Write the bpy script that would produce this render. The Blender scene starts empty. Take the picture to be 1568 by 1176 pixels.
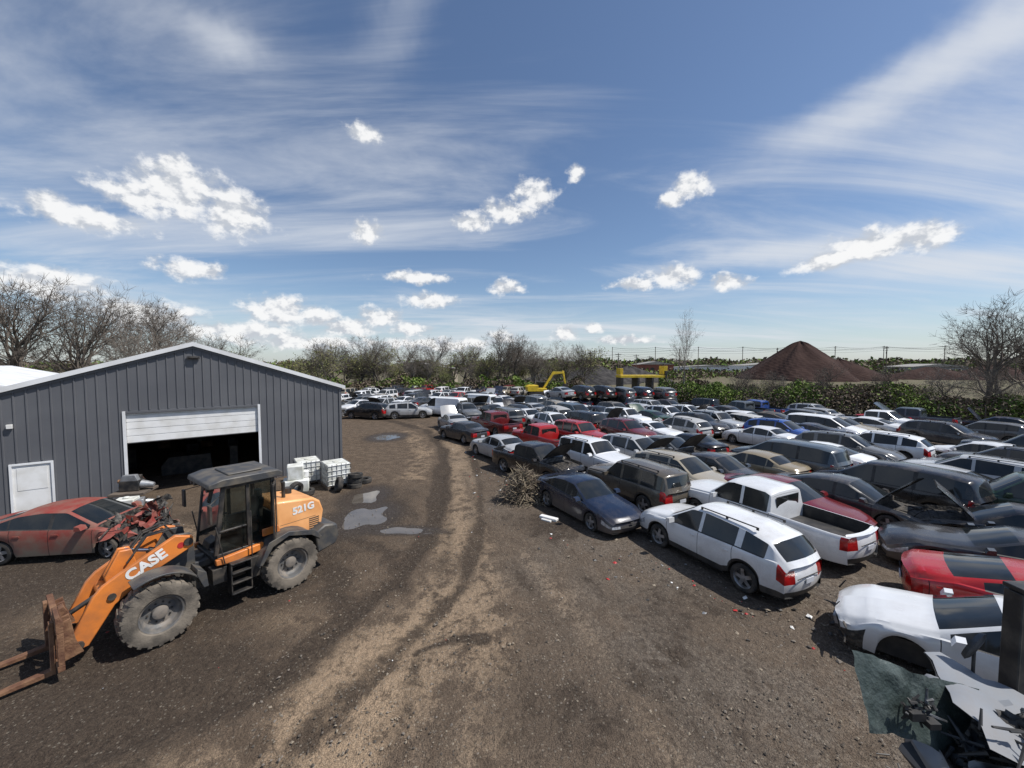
import bpy, math, random, bmesh
import numpy as np
from mathutils import Vector, Matrix, Euler, noise
random.seed(7); rng=np.random.default_rng(7)
scene=bpy.context.scene
COL=scene.collection
R_=math.radians

# ------------------------------------------------------------------ materials
def nt(m):
    m.use_nodes=True
    return m.node_tree, m.node_tree.nodes, m.node_tree.links
def mat(name,c,rough=.6,metal=0.,c2=None,nscale=3.,bump=0.,bscale=30.,coat=0.,detail=3.,lo=.4,hi=.65,spec=.5):
    m=bpy.data.materials.new(name); t,N,L=nt(m); b=N['Principled BSDF']
    b.inputs['Roughness'].default_value=rough; b.inputs['Metallic'].default_value=metal
    b.inputs['Coat Weight'].default_value=coat; b.inputs['Specular IOR Level'].default_value=spec
    tc=N.new('ShaderNodeTexCoord')
    n=N.new('ShaderNodeTexNoise'); n.inputs['Scale'].default_value=nscale; n.inputs['Detail'].default_value=detail
    L.new(tc.outputs['Object'],n.inputs['Vector'])
    r=N.new('ShaderNodeValToRGB'); r.color_ramp.elements[0].position=lo; r.color_ramp.elements[1].position=hi
    if c2 is None: c2=tuple(x*.8 for x in c)
    r.color_ramp.elements[0].color=(*c,1); r.color_ramp.elements[1].color=(*c2,1)
    L.new(n.outputs['Fac'],r.inputs['Fac']); L.new(r.outputs['Color'],b.inputs['Base Color'])
    if bump>0:
        n2=N.new('ShaderNodeTexNoise'); n2.inputs['Scale'].default_value=bscale; n2.inputs['Detail'].default_value=2
        L.new(tc.outputs['Object'],n2.inputs['Vector'])
        bp=N.new('ShaderNodeBump'); bp.inputs['Strength'].default_value=bump; bp.inputs['Distance'].default_value=.03
        L.new(n2.outputs['Fac'],bp.inputs['Height']); L.new(bp.outputs['Normal'],b.inputs['Normal'])
    return m

def paint_mat(name='car_paint',dl=.45,dh=.82,dm=.5,coat=.45,dz=.45):
    m=bpy.data.materials.new(name); t,N,L=nt(m); b=N['Principled BSDF']
    oi=N.new('ShaderNodeObjectInfo'); tc=N.new('ShaderNodeTexCoord')
    n=N.new('ShaderNodeTexNoise'); n.noise_dimensions='4D'; n.inputs['Scale'].default_value=1.8; n.inputs['Detail'].default_value=5; n.inputs['Roughness'].default_value=.7
    L.new(tc.outputs['Object'],n.inputs['Vector'])
    mm=N.new('ShaderNodeMath'); mm.operation='MULTIPLY'; mm.inputs[1].default_value=40
    L.new(oi.outputs['Random'],mm.inputs[0]); L.new(mm.outputs[0],n.inputs['W'])
    sp=N.new('ShaderNodeSeparateXYZ'); L.new(tc.outputs['Object'],sp.inputs[0])
    mr=N.new('ShaderNodeMapRange'); mr.inputs['From Min'].default_value=.25; mr.inputs['From Max'].default_value=.75; mr.inputs['To Min'].default_value=dz; mr.inputs['To Max'].default_value=0.
    L.new(sp.outputs['Z'],mr.inputs['Value'])
    r=N.new('ShaderNodeMapRange'); r.inputs['From Min'].default_value=dl; r.inputs['From Max'].default_value=dh
    # how dusty a car is varies from car to car
    q1=N.new('ShaderNodeMath'); q1.operation='MULTIPLY'; q1.inputs[1].default_value=7.31; L.new(oi.outputs['Random'],q1.inputs[0])
    q2=N.new('ShaderNodeMath'); q2.operation='FRACT'; L.new(q1.outputs[0],q2.inputs[0])
    q3=N.new('ShaderNodeMapRange'); q3.inputs['To Min'].default_value=dm*.3; q3.inputs['To Max'].default_value=dm*1.3; L.new(q2.outputs[0],q3.inputs['Value']); L.new(q3.outputs[0],r.inputs['To Max'])
    L.new(n.outputs['Fac'],r.inputs['Value'])
    a=N.new('ShaderNodeMath'); a.operation='ADD'; a.use_clamp=True; L.new(mr.outputs[0],a.inputs[0]); L.new(r.outputs[0],a.inputs[1])
    mx=N.new('ShaderNodeMix'); mx.data_type='RGBA'; L.new(a.outputs[0],mx.inputs['Factor']); L.new(oi.outputs['Color'],mx.inputs[6]); mx.inputs[7].default_value=(.2,.16,.12,1)
    L.new(mx.outputs[2],b.inputs['Base Color'])
    r2=N.new('ShaderNodeMapRange'); r2.inputs['To Min'].default_value=.2 if coat>.1 else .55; r2.inputs['To Max'].default_value=.85; L.new(a.outputs[0],r2.inputs['Value']); L.new(r2.outputs[0],b.inputs['Roughness'])
    b.inputs['Metallic'].default_value=.05; b.inputs['Coat Weight'].default_value=coat; b.inputs['Coat Roughness'].default_value=.1
    return m
M_paint=paint_mat()
M_paintw=paint_mat('weathered_car_paint',.35,.7,.75,0.,.7)
M_cglass=mat('car_glass',(.012,.015,.017),.06,0,(.035,.034,.03),1.3,spec=.6)
M_black=mat('black_plastic',(.018,.018,.019),.55,0,(.05,.045,.04),4)
M_tyre=mat('tyre_rubber',(.02,.02,.02),.85,0,(.07,.06,.05),5)
M_alloy=mat('wheel_alloy',(.36,.36,.37),.35,.5,(.16,.15,.14),6)
M_head=mat('headlamp_lens',(.55,.57,.6),.12,.3,(.3,.3,.3),12)
M_tail=mat('taillamp_lens',(.4,.012,.012),.15,0,(.22,.01,.01),8)
M_seam=mat('panel_gap',(.008,.008,.008),.9)
M_engine=mat('engine_bay',(.02,.02,.02),.6,.2,(.11,.095,.08),9,bump=.8,bscale=14)
M_plate=mat('licence_plate',(.6,.62,.66),.5)
CARM=[M_paint,M_cglass,M_black,M_tyre,M_alloy,M_head,M_tail,M_seam,M_engine,M_plate]
M_orange=mat('loader_orange',(.72,.22,.04),.45,0,(.42,.15,.05),2.5,coat=.2,bump=.05,detail=6)
M_tan=mat('loader_hood_orange',(.85,.42,.17),.42,0,(.72,.33,.12),2.0,coat=.2)
M_dgrey=mat('loader_dark_grey',(.05,.052,.056),.5,0,(.12,.105,.085),3,bump=.1)
M_lblack=mat('loader_black',(.017,.017,.018),.5,0,(.07,.06,.05),4,bump=.1)
M_rust=mat('rusty_steel',(.13,.06,.034),.8,.1,(.24,.13,.07),5,bump=.4,bscale=25)
M_chrome=mat('chrome_rod',(.7,.7,.7),.15,1.)
M_rim=mat('loader_rim',(.1,.1,.1),.6,0,(.22,.19,.16),5)
M_ltyre=mat('loader_tyre',(.075,.065,.054),.9,0,(.2,.17,.135),3,bump=.3,lo=.35,hi=.6)
M_white=mat('white_paint',(.78,.78,.77),.5,0,(.66,.65,.62),2)
M_redm=mat('red_label',(.5,.03,.03),.5)
M_wall=mat('grey_metal_siding',(.108,.111,.122),.5,.1,(.128,.131,.141),.6)
M_roofw=mat('white_metal_roof',(.75,.76,.77),.45,0,(.62,.62,.62),.8)
M_bark=mat('bark',(.1,.082,.068),.9,0,(.16,.135,.11),3)
M_bark2=mat('bark_pale',(.17,.145,.12),.9,0,(.24,.21,.18),3)
def leafm(n,c,c2):
    return mat(n,c,.75,0,c2,.35,detail=4,lo=.4,hi=.6,spec=.2)
M_leaf=leafm('spring_leaves',(.13,.15,.05),(.21,.2,.08))
M_hedge=leafm('hedge_leaves',(.07,.12,.022),(.18,.24,.055))
M_brush=leafm('dry_brush',(.16,.125,.09),(.1,.08,.06))
M_yellow=mat('machine_yellow',(.78,.55,.03),.5,0,(.55,.38,.03),2)
M_pile=mat('aggregate_pile',(.04,.024,.021),.95,0,(.06,.037,.031),.25,bump=.6,bscale=3,spec=.1)
M_pile2=mat('slag_pile',(.04,.038,.038),.95,0,(.075,.07,.067),.5,bump=.6,bscale=3,spec=.1)
M_wood=mat('weathered_wood',(.14,.11,.085),.85,0,(.09,.07,.055),4)
M_wire=mat('power_cable',(.03,.03,.03),.7)
M_blue=mat('blue_trailer',(.03,.09,.3),.5)
M_steel=mat('galvanised_steel',(.4,.41,.42),.45,.6,(.28,.28,.28),6)
M_tank=mat('tote_plastic',(.74,.75,.72),.5,0,(.5,.5,.44),3)
M_conc=mat('concrete',(.3,.29,.27),.85,0,(.2,.19,.17),2)
M_scrap=mat('scrap_silver_paint',(.2,.215,.235),.55,0,(.06,.06,.06),6,lo=.42,hi=.58,detail=6,spec=.3)
M_scrap2=mat('scrap_grey_paint',(.055,.065,.08),.5,0,(.03,.03,.03),6,detail=6,spec=.3)
M_torn=mat('laminated_glass',(.04,.055,.052),.45,0,(.08,.1,.095),5,bump=.5,bscale=22,detail=5,spec=.3)

def glass_mat(name,tint,fac,rough=.04,lo=0.,dc=(.13,.16,.145)):
    m=bpy.data.materials.new(name); t,N,L=nt(m); N.clear()
    o=N.new('ShaderNodeOutputMaterial'); g=N.new('ShaderNodeBsdfGlossy'); g.inputs['Roughness'].default_value=rough
    tr=N.new('ShaderNodeBsdfTransparent'); tr.inputs[0].default_value=(*tint,1)
    tc=N.new('ShaderNodeTexCoord'); nz=N.new('ShaderNodeTexNoise'); nz.inputs['Scale'].default_value=3; L.new(tc.outputs['Object'],nz.inputs['Vector'])
    df=N.new('ShaderNodeBsdfDiffuse'); df.inputs[0].default_value=(*dc,1)
    fr=N.new('ShaderNodeFresnel'); fr.inputs[0].default_value=1.45
    mx=N.new('ShaderNodeMixShader'); L.new(fr.outputs[0],mx.inputs[0]); L.new(tr.outputs[0],mx.inputs[1]); L.new(g.outputs[0],mx.inputs[2])
    mr=N.new('ShaderNodeMapRange'); mr.inputs['From Min'].default_value=.35; mr.inputs['From Max'].default_value=.75; mr.inputs['To Min'].default_value=lo; mr.inputs['To Max'].default_value=fac
    L.new(nz.outputs['Fac'],mr.inputs['Value'])
    m2=N.new('ShaderNodeMixShader'); L.new(mr.outputs[0],m2.inputs[0]); L.new(mx.outputs[0],m2.inputs[1]); L.new(df.outputs[0],m2.inputs[2])
    L.new(m2.outputs[0],o.inputs[0]); return m
M_cabglass=glass_mat('cab_glass',(.5,.54,.53),.1)

# ------------------------------------------------------------------ mesh builder
class MB:
    def __init__(s): s.v=[];s.f=[];s.m=[]
    def add(s,vs,fs,m=0,M=None):
        o=len(s.v)
        if M is not None: vs=[tuple(M@Vector(p)) for p in vs]
        s.v.extend([tuple(p) for p in vs])
        for k,f in enumerate(fs):
            s.f.append(tuple(i+o for i in f)); s.m.append(m[k] if isinstance(m,list) else m)
    def box(s,x0,x1,y0,y1,z0,z1,m=0,M=None):
        s.add([(x0,y0,z0),(x1,y0,z0),(x1,y1,z0),(x0,y1,z0),(x0,y0,z1),(x1,y0,z1),(x1,y1,z1),(x0,y1,z1)],
              [(0,3,2,1),(4,5,6,7),(0,1,5,4),(1,2,6,5),(2,3,7,6),(3,0,4,7)],m,M)
    def prism(s,poly,y0,y1,m=0,M=None):
        n=len(poly)
        vs=[(p[0],y0,p[1]) for p in poly]+[(p[0],y1,p[1]) for p in poly]
        fs=[tuple(range(n)),tuple(range(2*n-1,n-1,-1))]+[(i,i+n,(i+1)%n+n,(i+1)%n) for i in range(n)]
        s.add(vs,fs,m,M)
    def cyl(s,p0,p1,r0,r1=None,n=10,m=0,M=None,caps=True):
        if r1 is None: r1=r0
        p0=Vector(p0);p1=Vector(p1);d=(p1-p0)
        if d.length<1e-6: return
        d.normalize(); a=d.orthogonal().normalized(); b=d.cross(a)
        vs=[]
        for p,r in((p0,r0),(p1,r1)):
            for k in range(n):
                t=2*math.pi*k/n; vs.append(p+a*math.cos(t)*r+b*math.sin(t)*r)
        fs=[(k,(k+1)%n,(k+1)%n+n,k+n) for k in range(n)]
        if caps: fs+=[tuple(range(n-1,-1,-1)),tuple(range(n,2*n))]
        s.add(vs,fs,m,M)
    def lathe(s,prof,n,m,c,flip=1):
        vs=[]
        for r,y in prof:
            for k in range(n):
                t=2*math.pi*k/n; vs.append((c[0]+r*math.cos(t),c[1]+flip*y,c[2]+r*math.sin(t)))
        fs=[];ms=[]
        for j in range(len(prof)-1):
            for k in range(n):
                fs.append((j*n+k,j*n+(k+1)%n,(j+1)*n+(k+1)%n,(j+1)*n+k)); ms.append(m[j] if isinstance(m,list) else m)
        s.add(vs,fs,ms)
    def mesh(s,name,mats,angle=32,recalc=True):
        me=bpy.data.meshes.new(name); me.from_pydata(s.v,[],s.f)
        for q in mats: me.materials.append(q)
        me.polygons.foreach_set('material_index',s.m)
        if recalc:
            bm=bmesh.new(); bm.from_mesh(me); bmesh.ops.recalc_face_normals(bm,faces=bm.faces); bm.to_mesh(me); bm.free()
        if angle:
            me.polygons.foreach_set('use_smooth',[True]*len(me.polygons))
            me.set_sharp_from_angle(angle=R_(angle))
        me.update(); return me
    def obj(s,name,mats,parent=None,bevel=0,angle=32,loc=(0,0,0),rz=0,recalc=True):
        me=s.mesh(name,mats,angle,recalc)
        o=bpy.data.objects.new(name,me); COL.objects.link(o)
        if parent: o.parent=parent
        o.location=loc; o.rotation_euler=(0,0,rz)
        if bevel:
            b=o.modifiers.new('bevel','BEVEL'); b.width=bevel; b.segments=2; b.limit_method='ANGLE'; b.angle_limit=R_(40)
        return o
def empty(name,loc=(0,0,0),rz=0):
    o=bpy.data.objects.new(name,None); COL.objects.link(o); o.location=loc; o.rotation_euler=(0,0,rz); o.empty_display_size=.1; return o
def sheet(nx,ny,p00,p10,p01,p11,amp,fr,seed):
    vs=[];fs=[]
    for j in range(ny+1):
        for i in range(nx+1):
            a=i/nx;b=j/ny
            p=(Vector(p00)*(1-a)+Vector(p10)*a)*(1-b)+(Vector(p01)*(1-a)+Vector(p11)*a)*b
            p+=Vector((math.sin(a*fr+seed)*math.cos(b*3+seed),math.cos(a*fr*1.3+b*4),math.sin(a*fr*.8-b*2+seed)))*amp
            p+=noise.noise_vector(p*7+Vector((seed,0,0)))*amp*1.2
            vs.append(tuple(p))
    for j in range(ny):
        for i in range(nx):
            q=j*(nx+1)+i; fs.append((q,q+1,q+nx+2,q+nx+1))
    return vs,fs

# ------------------------------------------------------------------ cars
def make_car(name,S):
    L=S['L'];W=S['W'];hw=W/2;hx=L/2;Rw=S.get('R',.33);A=Rw+.06;axs=S['ax'];sill=S.get('sill',.21)
    top=sorted(S['top']);belt=sorted(S['belt']);rad=S.get('r',.07);tum=S.get('tum',.33)
    tx=[p[0] for p in top];tz=[p[1] for p in top];bx=[p[0] for p in belt];bz=[p[1] for p in belt]
    def si(a,b,x,r): return float(np.mean([np.interp(x+d*r,a,b) for d in(-1,-.5,0,.5,1)]))
    xs=[]
    for t in(0,.03,.08,.16,.28,.42,.6): xs+=[hx-t,-hx+t]
    for ax in axs:
        xs+=[ax+A*math.sin(k/7*math.pi/2) for k in range(-7,8)]+[ax-A-.008,ax+A+.008]
    for x,z in top:
        if abs(x)<hx-.05: xs+=[x-rad*.8,x,x+rad*.8]
    hard=[]
    for q in S['seams']: hard+=[q-.007,q+.007]
    for q in S['pillars']: hard+=list(q)
    hard+=list(S['ws'])+list(S['rw'])+list(S['sg'])
    bed=S.get('bed')
    if bed: hard+=[bed[0],bed[0]-.02,bed[1],bed[1]+.02]
    allx=sorted(hard); 
    for x in xs:
        if min(abs(x-h) for h in allx)>.009: allx.append(x)
    allx=sorted(allx); out=[]
    for i,x in enumerate(allx):
        if out and x-out[-1]>.22:
            n=int((x-out[-1])/.16); a=out[-1]
            for k in range(1,n): out.append(a+(x-a)*k/n)
        out.append(x)
    X=[x for x in out if abs(x)<=hx+1e-6]
    oh=S.get('open'); cowl=S['ws'][1]
    def ring(x):
        zt=si(tx,tz,x,rad); zs=min(si(bx,bz,x,rad),zt-.03)
        t=max(0,(abs(x)-(hx-.65))/.65); w=hw*(1-.14*t**2.3)
        zl=sill+.05*max(0,(abs(x)-axs[0]-A)) 
        for ax in axs:
            if abs(x-ax)<=A+1e-6: zl=max(zl,Rw+math.sqrt(max(0,A*A-(x-ax)**2)))
        zl=min(zl,zs-.1); h=zt-zs
        p7z=zs+.015+max(h-.085,h*.45); y6=w-.075; y7=y6-(p7z-zs)*tum-.015
        y8=y7-.075; cr=.025*(1-t)
        lo=zs-zl
        P=[(w-.26,zl),(w-.02,zl),(w-.002,zl+lo*.2),(w+.008,zl+lo*.52),(w+.002,zs-min(.09,lo*.25)),(w-.035,zs),(y6,zs+.015),(y7,p7z),(y8,zt-.004-.02*min(1,h/.3)),(y8*.55,zt+cr*.6),(0,zt+cr)]
        if bed and bed[0]<=x<=bed[1]:
            fl=.72
            P[6]=(w-.06,zs+.02);P[7]=(w-.09,zs+.02);P[8]=(w-.1,fl);P[9]=(w*.5,fl);P[10]=(0,fl)
        if oh and cowl+.06<x<hx-.2:
            for k in(8,9,10): P[k]=(P[k][0],P[k][1]-.16)
        return P,w,h
    def bow(x,y,w): return x*(1+.055*max(0,1-(y/w)**2))
    mb=MB(); V=[];F=[];Mi=[]
    rings=[ring(x) for x in X]; n=11
    for x,(P,w,h) in zip(X,rings):
        for sgn in(1,-1):
            for y,z in P: V.append((bow(x,y,w),sgn*y,z))
    nb=S.get('nobumper')
    for i in range(len(X)-1):
        xm=(X[i]+X[i+1])/2; hmin=min(rings[i][2],rings[i+1][2]); seam=any(abs(xm-q)<.006 for q in S['seams'])
        for k in range(10):
            m=0
            if k==0: m=2
            if k==1 and S.get('clad'): m=2
            if k in(1,2,3,4) and seam: m=7
            if k==3 and xm>hx-S.get('hl',.36): m=5
            if k in(3,4) and xm<-hx+.2: m=6
            if k==6 and S['sg'][0]<xm<S['sg'][1] and hmin>.07:
                m=1
                for a,b in S['pillars']:
                    if a<xm<b: m=S.get('pm',2)
            if k==5 and S['sg'][0]<xm<S['sg'][1]: m=2
            if k>=8 and (S['ws'][0]<xm<S['ws'][1] or S['rw'][0]<xm<S['rw'][1]): m=1
            if bed and bed[0]<xm<bed[1] and k>=7: m=2
            if oh and k>=7 and cowl+.06<xm<hx-.16: m=8
            if S.get('junk') and xm>hx-.8 and k>=2 and m in(0,5): m=8 if k not in(4,5) else 0
            if nb and xm>hx-.42 and k in(1,2,3): m=8
            a=i*22+k;b=(i+1)*22+k
            F.append((a,b,b+1,a+1));Mi.append(m); F.append((a+11,a+12,b+12,b+11));Mi.append(m)
    mb.add(V,F,Mi)
    fr=[1,.6,.58,.26,0,-.26,-.58,-.6,-1]
    for end,x in((0,X[0]),(len(X)-1,X[-1])):
        P,w,h=rings[end]; vs=[];fs=[];ms=[]
        for k in range(1,9):
            for f in fr: vs.append((bow(x,P[k][0]*f,w)*(1-.012*abs(k-3)),P[k][0]*f,P[k][1]))
        nc=len(fr)
        for k in range(7):
            for c in range(nc-1):
                m=0; outer=abs((fr[c]+fr[c+1])/2)>.6; mid=abs((fr[c]+fr[c+1])/2)<.59
                if x>0:
                    if k==2: m=5 if outer else (2 if mid else 0)
                    if k==0 and mid: m=2
                    if k==0 and S.get('clad'): m=2
                    if S.get('junk') or nb: m=8
                else:
                    if k in(2,3) and outer: m=6
                    if k==0: m=2 
                a=k*nc+c; fs.append((a,a+1,a+nc+1,a+nc)); ms.append(m)
        mb.add(vs,fs,ms)
        zc=P[3][1]; xe=bow(x,0,w)
        if x<0:
            mb.box(xe-.022,xe-.005,-.16,.16,zc-.03,zc+.09,9)
            mb.box(xe-.012,xe+.01,-.5,.5,zc+.13,zc+.135,7)
        elif not S.get('junk'): mb.box(xe+.002,xe+.02,-.07,.07,zc+.1,zc+.17,4)
    if bed: mb.box(bed[1]-.012,bed[1]+.004,-.6,.6,1.28,1.62,1)
    zb=min(p[1] for p in belt)+.1
    mb.box(-hx+.18,hx-.18,-(hw-.25),hw-.25,sill-.02,zb-.05,2)
    if S.get('junk'):
        rr=random.Random(4)
        for q in range(14):
            c=Vector((rr.uniform(hx-1.2,hx-.1),rr.uniform(-.85,.85),rr.uniform(.6,1.2))); u=Vector((rr.uniform(.12,.34),rr.uniform(-.3,.3),rr.uniform(-.2,.25))); w_=Vector((rr.uniform(-.1,.15),rr.uniform(.12,.36),rr.uniform(-.15,.25)))
            vs,fs=sheet(7,5,c-u-w_,c+u-w_,c-u+w_,c+u+w_,.055,7,q); mb.add(vs,fs,0 if q<9 else 8)
        for q in range(50):
            c=Vector((rr.uniform(hx-1.1,hx-.0),rr.uniform(-.8,.8),rr.uniform(.3,1.0))); mb.cyl(c,c+Vector((rr.gauss(0,.22),rr.gauss(0,.2),rr.gauss(0,.16))),rr.uniform(.015,.05),.02,6,8)
        mb.lathe([(.22,-.04),(.22,.04),(.16,.04)],16,4,(hx-.5,.2,.75))
        mb.box(hx-.3,hx-.24,-.45,.4,.3,.85,8)
    if nb:
        rr=random.Random(8)
        for q in range(26):
            c=Vector((rr.uniform(hx-.35,hx+.12),rr.uniform(-.75,.75),rr.uniform(.28,.62))); mb.cyl(c,c+Vector((rr.gauss(0,.12),rr.gauss(0,.2),rr.gauss(0,.12))),rr.uniform(.015,.04),.015,6,8)
        mb.box(hx+.04,hx+.09,-.6,.6,.42,.52,4)
    for ax in axs:
        for sg in(1,-1):
            if S.get('nowheel') and ax==axs[0] and sg==1: continue
            c=(ax,sg*(hw-.125),Rw)
            mb.lathe([(Rw*.64,-.09),(Rw*.92,-.105),(Rw,-.08),(Rw,.08),(Rw*.93,.105),(Rw*.7,.11),(Rw*.66,.085),(Rw*.6,.03)],20,[3,3,3,3,3,4,4],c,sg)
            mb.lathe([(Rw*.61,.025),(0.001,.03)],20,2,c,sg)
            for q in range(5):
                t=q*2*math.pi/5+.3+ax; d=Vector((math.cos(t),0,math.sin(t))); e=Vector((-math.sin(t),0,math.cos(t))); C=Vector(c)
                y1=Vector((0,sg*.075,0)); y2=Vector((0,sg*.09,0))
                mb.add([C+d*.03+e*.05+y2,C+d*.03-e*.05+y2,C+d*Rw*.64-e*.045+y1,C+d*Rw*.64+e*.045+y1],[(0,1,2,3)],4)
            mb.lathe([(.06,.03),(.055,.095),(0.001,.1)],10,4,c,sg)
    Pm,wm,hm=ring(S['sg'][1]-.1); zs=Pm[5][1]
    for sg in(1,-1):
        mb.prism([(S['sg'][1]-.16,zs+.03),(S['sg'][1]-.15,zs+.17),(S['sg'][1]-.03,zs+.15),(S['sg'][1]+.02,zs+.05)],sg*(wm-.02),sg*(wm+.2),S.get('mm',0))
        for q in S['seams'][1:3]:
            mb.box(q+.1,q+.27,sg*(hw-.0),sg*(hw+.024),zs-.13,zs-.09,0)
        if S.get('rails'):
            a,b=S['rails']; zt=si(tx,tz,(a+b)/2,.1); Pr,_,_=ring((a+b)/2); y=Pr[8][0]
            mb.box(a,b,sg*(y-.03),sg*y,zt+.03,zt+.055,2)
            for q in(a,b-.06,(a+b)/2): mb.box(q,q+.06,sg*(y-.03),sg*y,zt-.02,zt+.029,2)
    if oh:
        zc=si(tx,tz,cowl,.02)
        Mx=Matrix.Translation((cowl+.1,0,zc+.02))@Matrix.Rotation(-R_(oh),4,'Y')
        Lh=hx-cowl-.3
        nx=6; vs=[];fs=[];ms=[]
        for j in range(nx+1):
            for q in range(7):
                f=(q-3)/3; wd=(hw-.14)*(1-.1*(j/nx)**3)
                vs.append((Lh*j/nx*(1-.05*f*f),f*wd,.05*(1-f*f)-.05*(j/nx)**2))
        k0=len(vs)
        vs+= [(a,b,c-.025) for a,b,c in vs]
        for j in range(nx):
            for q in range(6):
                a=j*7+q; fs.append((a,a+1,a+8,a+7)); ms.append(0); fs.append((a+k0,a+7+k0,a+8+k0,a+1+k0)); ms.append(2)
        if not S.get('nohood'): mb.add(vs,fs,ms,Mx)
        zz=si(tx,tz,cowl+.7,.1)-.2
        for (a,b,c,d,e) in((.35,.75,-.35,.3,.1),(.5,.9,.35,.6,.12),(.25,.5,-.65,-.4,.13),(.8,.95,-.55,.55,.06),(.3,.6,.38,.58,.1)):
            mb.box(cowl+a,cowl+b,c,d,zz-.1,zz+e,8)
    cr=S.get('crumple')
    if cr:
        nv=[]
        for p in mb.v:
            q=Vector(p); t=max(0,(q.x-(hx-S.get('cl',1.5)))/S.get('cl',1.5))
            if cr<0: t=1
            d=noise.noise_vector(q*2.3+Vector((S.get('seed',0),0,0)))+.4*noise.noise_vector(q*6)
            q+=d*abs(cr)*t; q.x-=abs(cr)*1.1*t*(1 if cr>0 else 0)
            nv.append(tuple(q))
        mb.v=nv
    mats=list(CARM)
    if S.get('weath'): mats[0]=M_paintw
    return mb.mesh(name,mats,33)
SP={}
SP['sedan']=dict(L=4.85,W=1.82,ax=(1.42,-1.38),R=.33,top=[(-2.42,.94),(-2.32,1.03),(-1.8,1.09),(-1.0,1.37),(-.4,1.44),(.2,1.42),(1.02,.99),(1.9,.86),(2.3,.72),(2.42,.6)],
  belt=[(-2.42,.86),(-1.8,.99),(-1,.97),(.95,.9),(1.9,.78),(2.42,.54)],ws=(.24,.98),rw=(-1.76,-1.04),sg=(-1.5,.86),seams=[.98,-.12,-1.08],pillars=[(-.18,-.08),(-1.18,-1.13)])
SP['sedan2']=dict(L=4.6,W=1.76,ax=(1.38,-1.28),R=.31,top=[(-2.3,.92),(-2.22,1.06),(-1.65,1.1),(-1.1,1.36),(-.5,1.42),(.1,1.4),(.85,1.0),(1.8,.9),(2.2,.76),(2.3,.62)],
  belt=[(-2.3,.86),(-1.7,.98),(-1,.94),(.8,.9),(1.8,.82),(2.3,.56)],ws=(.14,.82),rw=(-1.62,-1.13),sg=(-1.4,.72),seams=[.88,-.15,-1.05],pillars=[(-.2,-.11),(-1.12,-1.07)],pm=0)
SP['coupe']=dict(L=4.75,W=1.86,ax=(1.42,-1.36),R=.35,top=[(-2.37,.9),(-2.25,1.04),(-1.75,1.09),(-.8,1.32),(-.4,1.36),(-.05,1.34),(.75,1.0),(1.8,.92),(2.25,.78),(2.37,.62)],
  belt=[(-2.37,.84),(-1.7,1.0),(-1,.98),(.7,.92),(1.8,.84),(2.37,.56)],ws=(0,.72),rw=(-1.7,-.86),sg=(-1.3,.6),seams=[.8,-.55,-2.1],pillars=[(-.6,-.5)],pm=0)
SP['suv']=dict(L=4.75,W=1.85,ax=(1.42,-1.42),R=.365,sill=.27,top=[(-2.37,.98),(-2.32,1.14),(-1.92,1.52),(-1.3,1.63),(-.2,1.68),(.3,1.64),(1.1,1.14),(1.95,1.02),(2.28,.86),(2.37,.72)],
  belt=[(-2.37,.9),(-2.25,1.12),(-1.2,1.1),(1.0,1.02),(1.9,.93),(2.37,.64)],ws=(.34,1.06),rw=(-2.28,-1.95),sg=(-1.9,.95),seams=[1.08,-.05,-1.1],pillars=[(-.12,-.02),(-1.3,-1.12)],pm=0,rails=(-1.6,.1),clad=1,tum=.33)
SP['jeep']=dict(L=4.5,W=1.8,ax=(1.32,-1.3),R=.36,sill=.32,r=.04,top=[(-2.25,1.0),(-2.2,1.14),(-2.05,1.62),(-1.6,1.69),(-.2,1.72),(.3,1.69),(.85,1.16),(1.95,1.06),(2.15,1.0),(2.25,.8)],
  belt=[(-2.25,.92),(-2.2,1.08),(-1.2,1.08),(.8,1.04),(1.9,.98),(2.25,.7)],ws=(.33,.82),rw=(-2.18,-2.06),sg=(-1.98,.72),seams=[.86,-.1,-1.0],pillars=[(-.16,-.04),(-1.1,-.97)],pm=0,rails=(-1.8,.1),clad=1,tum=.2)
SP['van']=dict(L=5.1,W=1.97,ax=(1.55,-1.5),R=.34,sill=.22,top=[(-2.55,.98),(-2.5,1.12),(-2.28,1.66),(-1.7,1.75),(-.2,1.77),(.55,1.7),(1.5,1.12),(2.15,.98),(2.48,.82),(2.55,.66)],
  belt=[(-2.55,.9),(-2.45,1.06),(-1.2,1.06),(1.3,.98),(2.1,.88),(2.55,.6)],ws=(.6,1.46),rw=(-2.47,-2.3),sg=(-2.2,1.3),seams=[1.32,.28,-.95],pillars=[(.2,.3),(-1.0,-.88)],tum=.26)
SP['hatch']=dict(L=4.2,W=1.75,ax=(1.28,-1.25),R=.31,top=[(-2.1,.95),(-2.05,1.1),(-1.65,1.42),(-1.1,1.5),(0,1.52),(.35,1.49),(1.05,1.03),(1.7,.92),(2.0,.78),(2.1,.64)],
  belt=[(-2.1,.88),(-2.0,1.04),(-1,1.0),(.95,.93),(1.7,.82),(2.1,.58)],ws=(.4,1.0),rw=(-2.0,-1.68),sg=(-1.6,.88),seams=[.98,-.1,-1.02],pillars=[(-.15,-.05),(-1.12,-1.02)],tum=.28)
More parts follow.
